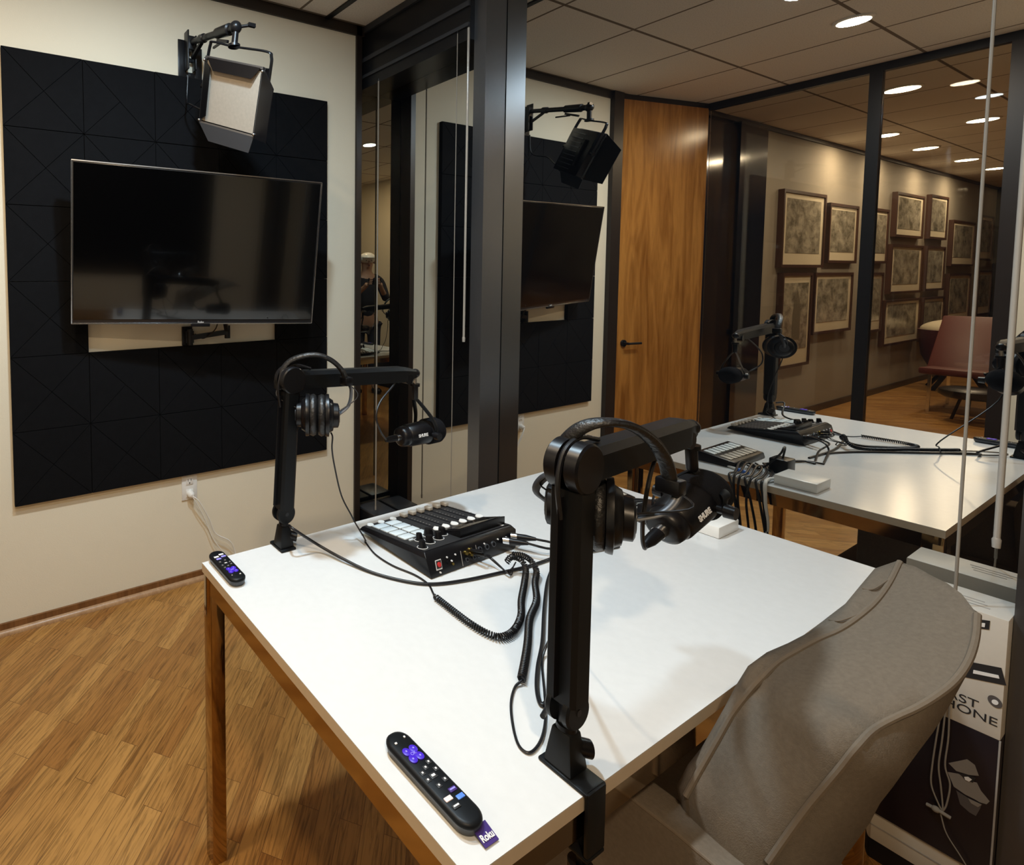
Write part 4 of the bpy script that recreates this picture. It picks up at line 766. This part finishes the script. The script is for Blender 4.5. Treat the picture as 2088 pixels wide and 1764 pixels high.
def onray(q, dist):
    d_ = (at(q[0], q[1], 'x', 1.0)-CAM).normalized(); return CAM+d_*dist
rows = []; Fp = []; Rp = []; Lp = []
for i in range(15):
    z_ = zrow(i/14); F_ = at(*fpx[i], 'z', z_); R_ = at(*rpx[i], 'z', z_); nf = (CAM-(F_+R_)/2).normalized()
    Lo = onray(lpx[i], (F_-CAM).length+0.028); Ro = onray(opx[i], (R_-CAM).length+0.055)
    Lm = onray(((lpx[i][0]*0.62+fpx[i][0]*0.38), (lpx[i][1]*0.62+fpx[i][1]*0.38)), (F_-CAM).length+0.006)
    Rm = onray(((opx[i][0]*0.55+rpx[i][0]*0.45), (opx[i][1]*0.55+rpx[i][1]*0.45)), (R_-CAM).length+0.022)
    Fp.append(F_); Rp.append(R_); Lp.append(Lm)
    mid_ = (Lo+Ro)/2
    fo = {7: 0.010, 8: 0.014, 9: -0.006, 10: -0.004}.get(i, 0.0)
    rows.append([F_, F_.lerp(R_, 0.2)+nf*0.006, F_.lerp(R_, 0.4)+nf*(0.009+fo*.4), F_.lerp(R_, 0.6)+nf*(0.009+fo*.8), F_.lerp(R_, 0.8)+nf*(0.006+fo), R_, Rm, Ro, deeper(Ro.lerp(mid_, 0.10), 0.055), deeper(mid_, 0.085), deeper(Lo.lerp(mid_, 0.10), 0.055), Lo, Lm])
tp_ = [(1866, 1155), (1902, 1175), (1931, 1189), (1961, 1211)]
top = [deeper(v_, 0.004) for v_ in rows[0]]
for k in range(4): top[1+k] = onray(tp_[k], (rows[0][1+k]-CAM).length+0.010)
cc = sum(top, V((0, 0, 0)))/13
rows = [[deeper(v_.lerp(cc, 0.35), 0.03) for v_ in top], top]+rows
for k in (1, 2): rows.append([a+V((0.015*k, -0.01*k, -0.10*k)) for a in rows[16]])
MB().loft(rows).build('backrest', M['fabric'], ch, sharp=80)
for pts in (Fp, Rp): MB().tube(smooth([p_+(CAM-p_).normalized()*0.0015 for p_ in pts], 4), 0.0040).build('piping', M['piping'], ch)
for i in (1, 3):
    MB().tube(smooth([Fp[i].lerp(Lp[i], 0.25)+(CAM-Fp[i]).normalized()*0.004, Fp[i].lerp(Lp[i+1], 0.7)+(CAM-Fp[i]).normalized()*0.004, Lp[i+1].lerp(rows[i+3][11], 0.6)+(CAM-Fp[i]).normalized()*0.003]), 0.0011).build('tuft_stitch', M['piping'], ch)
def armrest(xa, xb, y0, y1, cut=False):
    ys = [y0+(y1-y0)*k/6 for k in range(7)]; rings = []
    for y in ys:
        o = 0.0 if y > 0.36 else -0.10*(0.36-y); z = 0.632-(0.0 if y > 0.2 else 0.3*(0.2-y))
        rings.append([V((xa+o, y, 0.27)), V((xb+o*0.6, y, 0.27)), V((xb+o*0.6, y, z-0.004)), V((xa+o, y, z))])
    MB().loft(rings).build('armrest', M['fabric'], ch, bevel=0.007, seg=3, sharp=60)
    MB().tube([r[3]+V((0.003, 0, -0.004)) for r in rings], 0.0032).build('piping', M['piping'], ch)
armrest(0.908, 0.977, 0.10, 0.66); armrest(1.42, 1.48, 0.47, 0.66)
MB().box((1.018, 0.40, 0.30), (1.56, 0.72, 0.43)).build('seat_cushion', M['fabric'], ch, bevel=0.02, seg=3)
MB().box((1.03, 0.30, 0.22), (1.50, 0.70, 0.298)).build('seat_base', M['fabric'], ch, bevel=0.01)
MB().cyl((1.20, 0.42, 0.05), (1.20, 0.42, 0.22), 0.03).build('pedestal', M['blackmetal'], ch)
for k in range(5):
    a = 2*PI*k/5+0.3; e = V((1.20+0.20*math.cos(a), 0.42+0.20*math.sin(a), 0.06)); MB().beam((1.20, 0.42, 0.075), e, 0.03, 0.02).build('base_spoke', M['blackmetal'], ch, bevel=0.004)
    MB().cyl(e+V((-0.012, 0, -0.033)), e+V((0.012, 0, -0.033)), 0.027).build('caster', M['black'], ch)

# ------------------------------------------------------------------ corridor pictures
PICS = [((-3.577, -2.59), (1.505, 2.236), 'large landscape etching, leftmost of the upper pictures', 0.09), ((-4.468, -3.683), (1.553, 2.168), 'framed city print, second of the upper pictures', 0.05),
    ((-5.42, -4.93), (1.556, 2.178), 'narrow framed print partly behind the partition post, upper row', 0.05), ((-3.34, -2.65), (0.535, 1.454), 'tall framed print of a pointed tower, lower left', 0.09),
    ((-4.41, -3.40), (0.825, 1.454), 'framed harbour print below the second upper picture', 0.05), ((-5.36, -4.916), (0.765, 1.450), 'narrow framed print partly behind the partition post, lower row', 0.05),
    ((-6.68, -5.66), (1.876, 2.406), 'framed print at the top of the stack of three', 0.09), ((-7.69, -6.945), (1.884, 2.455), 'framed print, top of the second stack of three', 0.09),
    ((-6.74, -5.58), (1.193, 1.787), 'wide framed print in the middle of the stack of three', 0.09), ((-7.70, -6.91), (1.206, 1.790), 'framed print in the middle of the second stack of three', 0.07),
    ((-6.77, -5.46), (0.57, 1.121), 'wide framed print at the bottom of the stack of three', 0.09), ((-7.80, -6.90), (0.542, 1.120), 'framed print at the bottom of the second stack of three', 0.07),
    ((-9.09, -7.977), (1.534, 2.171), 'pale framed print, upper of the pair beyond the stacks', 0.09), ((-9.04, -7.95), (0.732, 1.427), 'pale framed print, lower of the pair beyond the stacks', 0.09),
    ((-10.10, -9.395), (1.624, 2.302), 'last framed print before the dark end, upper', 0.05), ((-10.22, -9.46), (0.782, 1.470), 'last framed print before the dark end, lower', 0.05)]
for i, ((xa, xb), (za, zb), lab, dep) in enumerate(PICS):
    yf = 2.20; t = thing('framed_picture', ((xa+xb)/2, 2.2445, za), lab+' on the corridor wall', 'picture', 'framed prints on the corridor wall')
    k = 0.028; f_ = MB()
    for a_, b_ in (((xa, za), (xb, za+k)), ((xa, zb-k), (xb, zb)), ((xa, za+k), (xa+k, zb-k)), ((xb-k, za+k), (xb, zb-k))): f_.box((a_[0], yf, a_[1]), (b_[0], 2.2445, b_[1]))
    f_.build('frame', M['frame'], t)
    MB().box((xa+k, yf+0.012, za+k), (xb-k, yf+0.02, zb-k)).build('mat_board', M['matboard'], t)
    mx_, mz_ = 0.10*(xb-xa), 0.10*(zb-za)
    pm = print_mat('etching_%s' % 'abcdefghijklmnop'[i], i+1)
    MB().box((xa+mx_, yf+0.0095, za+mz_*1.9), (xb-mx_, yf+0.0119, zb-mz_*1.05)).build('print', pm, t)
    if i == 3:
        MB().prism([(xa+0.24+u, yf+0.0088, z) for u, z in ((0, 0.80), (0.0, 1.05), (0.03, 1.18), (0.09, 1.30), (0.15, 1.18), (0.18, 1.05), (0.18, 0.80))], (0, 0.0006, 0)).build('tower_drawing', M['skinlo'] if False else P('etched_ink', (0.17, 0.145, 0.10), 0.5), t)

# ------------------------------------------------------------------ corridor furniture
cb = thing('low_cabinet', (-0.83, 0.0, 0), 'low black cabinet against the cream wall left of the photographer', 'cabinet')
MB().box((-1.035, -0.9, 0.03), (-0.66, 0.70, 0.435)).build('body', M['blackmetal'], cb, bevel=0.003)
MB().box((-1.037, -0.91, 0.4355), (-0.64, 0.715, 0.452)).build('top', M['black'], cb, bevel=0.002)
for k in range(3):
    dd_ = MB().box((-0.6595, -0.89+0.53*k, 0.05), (-0.645, -0.37+0.53*k, 0.425)).build('door', M['black'], cb, bevel=0.002)
    MB().cyl((-0.644, -0.42+0.53*k, 0.36), (-0.625, -0.42+0.53*k, 0.36), 0.009).build('knob', M['silver'], dd_)
MB().box((-1.02, -0.88, 0.0), (-0.69, 0.68, 0.0299)).build('plinth', M['black'], cb)
rc = thing('lounge_chair', (-5.1, 1.5, 0), 'angular red leather chair in the corridor by the picture wall', 'chair')
MB().hexa([(-5.50, 1.30, 0.42), (-4.95, 1.22, 0.42), (-4.95, 1.78, 0.42), (-5.50, 1.72, 0.42), (-5.72, 1.28, 0.92), (-5.55, 1.20, 0.97), (-5.55, 1.80, 0.97), (-5.72, 1.74, 0.92)]).build('backrest', M['redfab'], rc, bevel=0.02)
MB().hexa([(-5.2, 1.22, 0.36), (-4.60, 1.22, 0.40), (-4.60, 1.76, 0.40), (-5.2, 1.76, 0.36), (-5.2, 1.22, 0.44), (-4.60, 1.22, 0.47), (-4.60, 1.76, 0.47), (-5.2, 1.76, 0.44)]).build('seat', M['redfab'], rc, bevel=0.02)
for x, y in ((-5.4, 1.3), (-5.4, 1.7), (-4.7, 1.3), (-4.7, 1.7)): MB().beam((x, y, 0), (x*0.97-0.15, y, 0.38), 0.022, 0.022).build('leg', M['chrome'], rc)
MB().tube(smooth([(-4.6, 1.20, 0.3), (-4.75, 1.18, 0.62), (-5.3, 1.18, 0.64)]), 0.013).build('chrome_arm', M['chrome'], rc)
dc2 = thing('tub_chair', (-6.6, 1.95, 0), 'dark red tub chair with white cushion under the pictures', 'chair')
MB().lathe((-6.6, 1.84, 0.28), (-6.6, 1.84, 0.74), [(0, 0.24), (0.3, 0.30), (1, 0.34)], 24).build('shell', M['darkred'], dc2)
MB().ball((-6.6, 1.84, 0.74), 0.32, (1, 1, 0.42)).build('cushion', M['matboard'], dc2)
for a in range(4): MB().beam((-6.6+0.1*math.cos(a*PI/2+.5), 1.84+0.1*math.sin(a*PI/2+.5), 0.28), (-6.6+0.32*math.cos(a*PI/2+.5), 1.84+0.30*math.sin(a*PI/2+.5), 0.0), 0.03, 0.03).build('leg', M['blackmetal'], dc2)
ot = thing('floor_cushion', (-4.3, 1.36, 0), 'round black stool on the corridor floor in front of the red chair', 'stool')
MB().lathe((-4.35, 1.37, 0.24), (-4.35, 1.37, 0.33), [(0, 0.17), (0.3, 0.205), (0.8, 0.205), (1, 0.17)], 32).build('seat', M['black'], ot, sharp=60)
for a in range(3): MB().beam((-4.35+0.08*math.cos(a*2.1), 1.37+0.08*math.sin(a*2.1), 0.25), (-4.35+0.15*math.cos(a*2.1), 1.37+0.15*math.sin(a*2.1), 0.0), 0.015, 0.015).build('leg', M['blackmetal'], ot)

# ------------------------------------------------------------------ the photographer, standing behind the camera (seen doubled back in the corner glass)
def skin(name, pts, edges, rad, m, parent, sub=2):
    me = bpy.data.meshes.new('s'); me.from_pydata([tuple(p_) for p_ in pts], edges, []); o = bpy.data.objects.new('s', me); COL.objects.link(o)
    md = o.modifiers.new('k', 'SKIN'); md.use_smooth_shade = True
    for v_, r_ in zip(me.skin_vertices[0].data, rad): v_.radius = (r_, r_) if not isinstance(r_, tuple) else r_
    me.skin_vertices[0].data[0].use_root = True
    sm = o.modifiers.new('u', 'SUBSURF'); sm.levels = sub; sm.render_levels = sub
    dg = bpy.context.evaluated_depsgraph_get(); m2 = bpy.data.meshes.new_from_object(o.evaluated_get(dg)); bpy.data.objects.remove(o)
    org = ORG[parent.name]
    for v_ in m2.vertices: v_.co -= org
    m2.materials.clear(); m2.materials.append(m); m2.name = name
    for f_ in m2.polygons: f_.use_smooth = True
    q = bpy.data.objects.new(name, m2); COL.objects.link(q); q.parent = parent; ORG[q.name] = org; return q
fd, rd = V((0.45, 0.893, 0)), V((0.893, -0.45, 0)); PO = -fd*0.47
W_ = lambda r_, f_, z_: PO+rd*r_+fd*f_+V((0, 0, z_))
pe = thing('person', PO, 'person in white cap and dark clothes holding up a phone with both hands', 'person')
skinm = P('skin', (0.42, 0.24, 0.16), 0.5); cloth = P('dark_shirt_cloth', (0.015, 0.015, 0.02), 0.9); denim = P('dark_trouser_cloth', (0.02, 0.022, 0.035), 0.9)
B_ = [W_(0, 0, .93), W_(0, -.01, 1.13), W_(0, 0, 1.32), W_(0, .0, 1.43), W_(0, .02, 1.51), W_(0, .045, 1.60), W_(0, .05, 1.68)]
E_ = [(0, 1), (1, 2), (2, 3), (3, 4), (4, 5), (5, 6)]; Rr = [.125, .12, .135, .09, .052, .080, .070]
for s2 in (-1, 1):
    n0 = len(B_); B_ += [W_(s2*.17, 0, 1.39), W_(s2*.225, .10, 1.17), W_(s2*.09, .33, 1.33), W_(s2*.075, .37, 1.37)]; E_ += [(3, n0), (n0, n0+1), (n0+1, n0+2), (n0+2, n0+3)]; Rr += [.055, .040, .027, .030]
    n0 = len(B_); B_ += [W_(s2*.095, 0, .84), W_(s2*.10, .02, .48), W_(s2*.11, -.03, .09), W_(s2*.12, .11, .035)]; E_ += [(0, n0), (n0, n0+1), (n0+1, n0+2), (n0+2, n0+3)]; Rr += [.085, .058, .040, .034]
skin('body', B_, E_, Rr, skinm, pe)
for s2 in (-1, 1):
    for k in range(4):
        b0 = W_(s2*(.072-.004*k), .375, 1.365+.020*k); skin('finger', [b0, b0+fd*.030-rd*s2*.004, b0+fd*.045-rd*s2*.022, b0+fd*.040-rd*s2*.040], [(0, 1), (1, 2), (2, 3)], [.009, .0085, .008, .007], skinm, pe, 1)
    b0 = W_(s2*.070, .37, 1.36); skin('thumb', [b0, b0+V((0, 0, .02))-rd*s2*.018, b0+V((0, 0, .035))-rd*s2*.036], [(0, 1), (1, 2)], [.011, .010, .008], skinm, pe, 1)
T_ = [W_(0, 0, .90), W_(0, -.01, 1.13), W_(0, 0, 1.32), W_(0, 0, 1.44)]; TE = [(0, 1), (1, 2), (2, 3)]; TR_ = [.140, .133, .148, .100]
for s2 in (-1, 1): n0 = len(T_); T_ += [W_(s2*.17, 0, 1.39), W_(s2*.225, .10, 1.17), W_(s2*.15, .23, 1.255)]; TE += [(3, n0), (n0, n0+1), (n0+1, n0+2)]; TR_ += [.068, .052, .042]
skin('shirt', T_, TE, TR_, cloth, pe)
T_ = [W_(0, 0, .94)]; TE = []; TR_ = [.142]
for s2 in (-1, 1): n0 = len(T_); T_ += [W_(s2*.095, 0, .84), W_(s2*.10, .02, .48), W_(s2*.11, -.03, .10)]; TE += [(0, n0), (n0, n0+1), (n0+1, n0+2)]; TR_ += [.098, .072, .058]
skin('trousers', T_, TE, TR_, denim, pe)
hc = W_(0, .055, 1.635)
MB().ball(hc+fd*.083-V((0, 0, .012)), .014, (0.9, 1.0, 1.5), 8).build('nose', skinm, pe)
MB().ball(hc+fd*.078-V((0, 0, .052)), .016, (1.3, 1.0, .35), 8).build('mouth', M['darkred'], pe)
for s2 in (-1, 1):
    MB().ball(hc+fd*.077+rd*s2*.030+V((0, 0, .012)), .009, n=8).build('eye', M['inkblack'], pe)
    MB().ball(hc+rd*s2*.082-V((0, 0, .004)), .020, (.5, .8, 1.3), 8).build('ear', skinm, pe)
MB().ball(hc+V((0, 0, .040)), .098, (1, 1, .72)).build('cap', M['whiteplastic'], pe)
MB().loft([[hc+V((0, 0, z_))+rd*.075*math.sin(a)+fd*(.06+.11*math.cos(a)) for a in [-PI/2+PI*k/10 for k in range(11)]] for z_ in (.040, .048)]).build('cap_peak', M['whiteplastic'], pe)
for s2 in (-1, 1): MB().ball(W_(s2*.12, .06, .04), .05, (1, 1.6, .75)).build('shoe', M['black'], pe)
ph = MB().obox(W_(0, .405, 1.395), (0.150, 0.009, 0.075), frm(None, (0, 0, 1), rd)).build('phone', M['black'], bevel=0.003); tag(ph, 'black phone held up in both hands by the person in the corner reflection', 'phone')
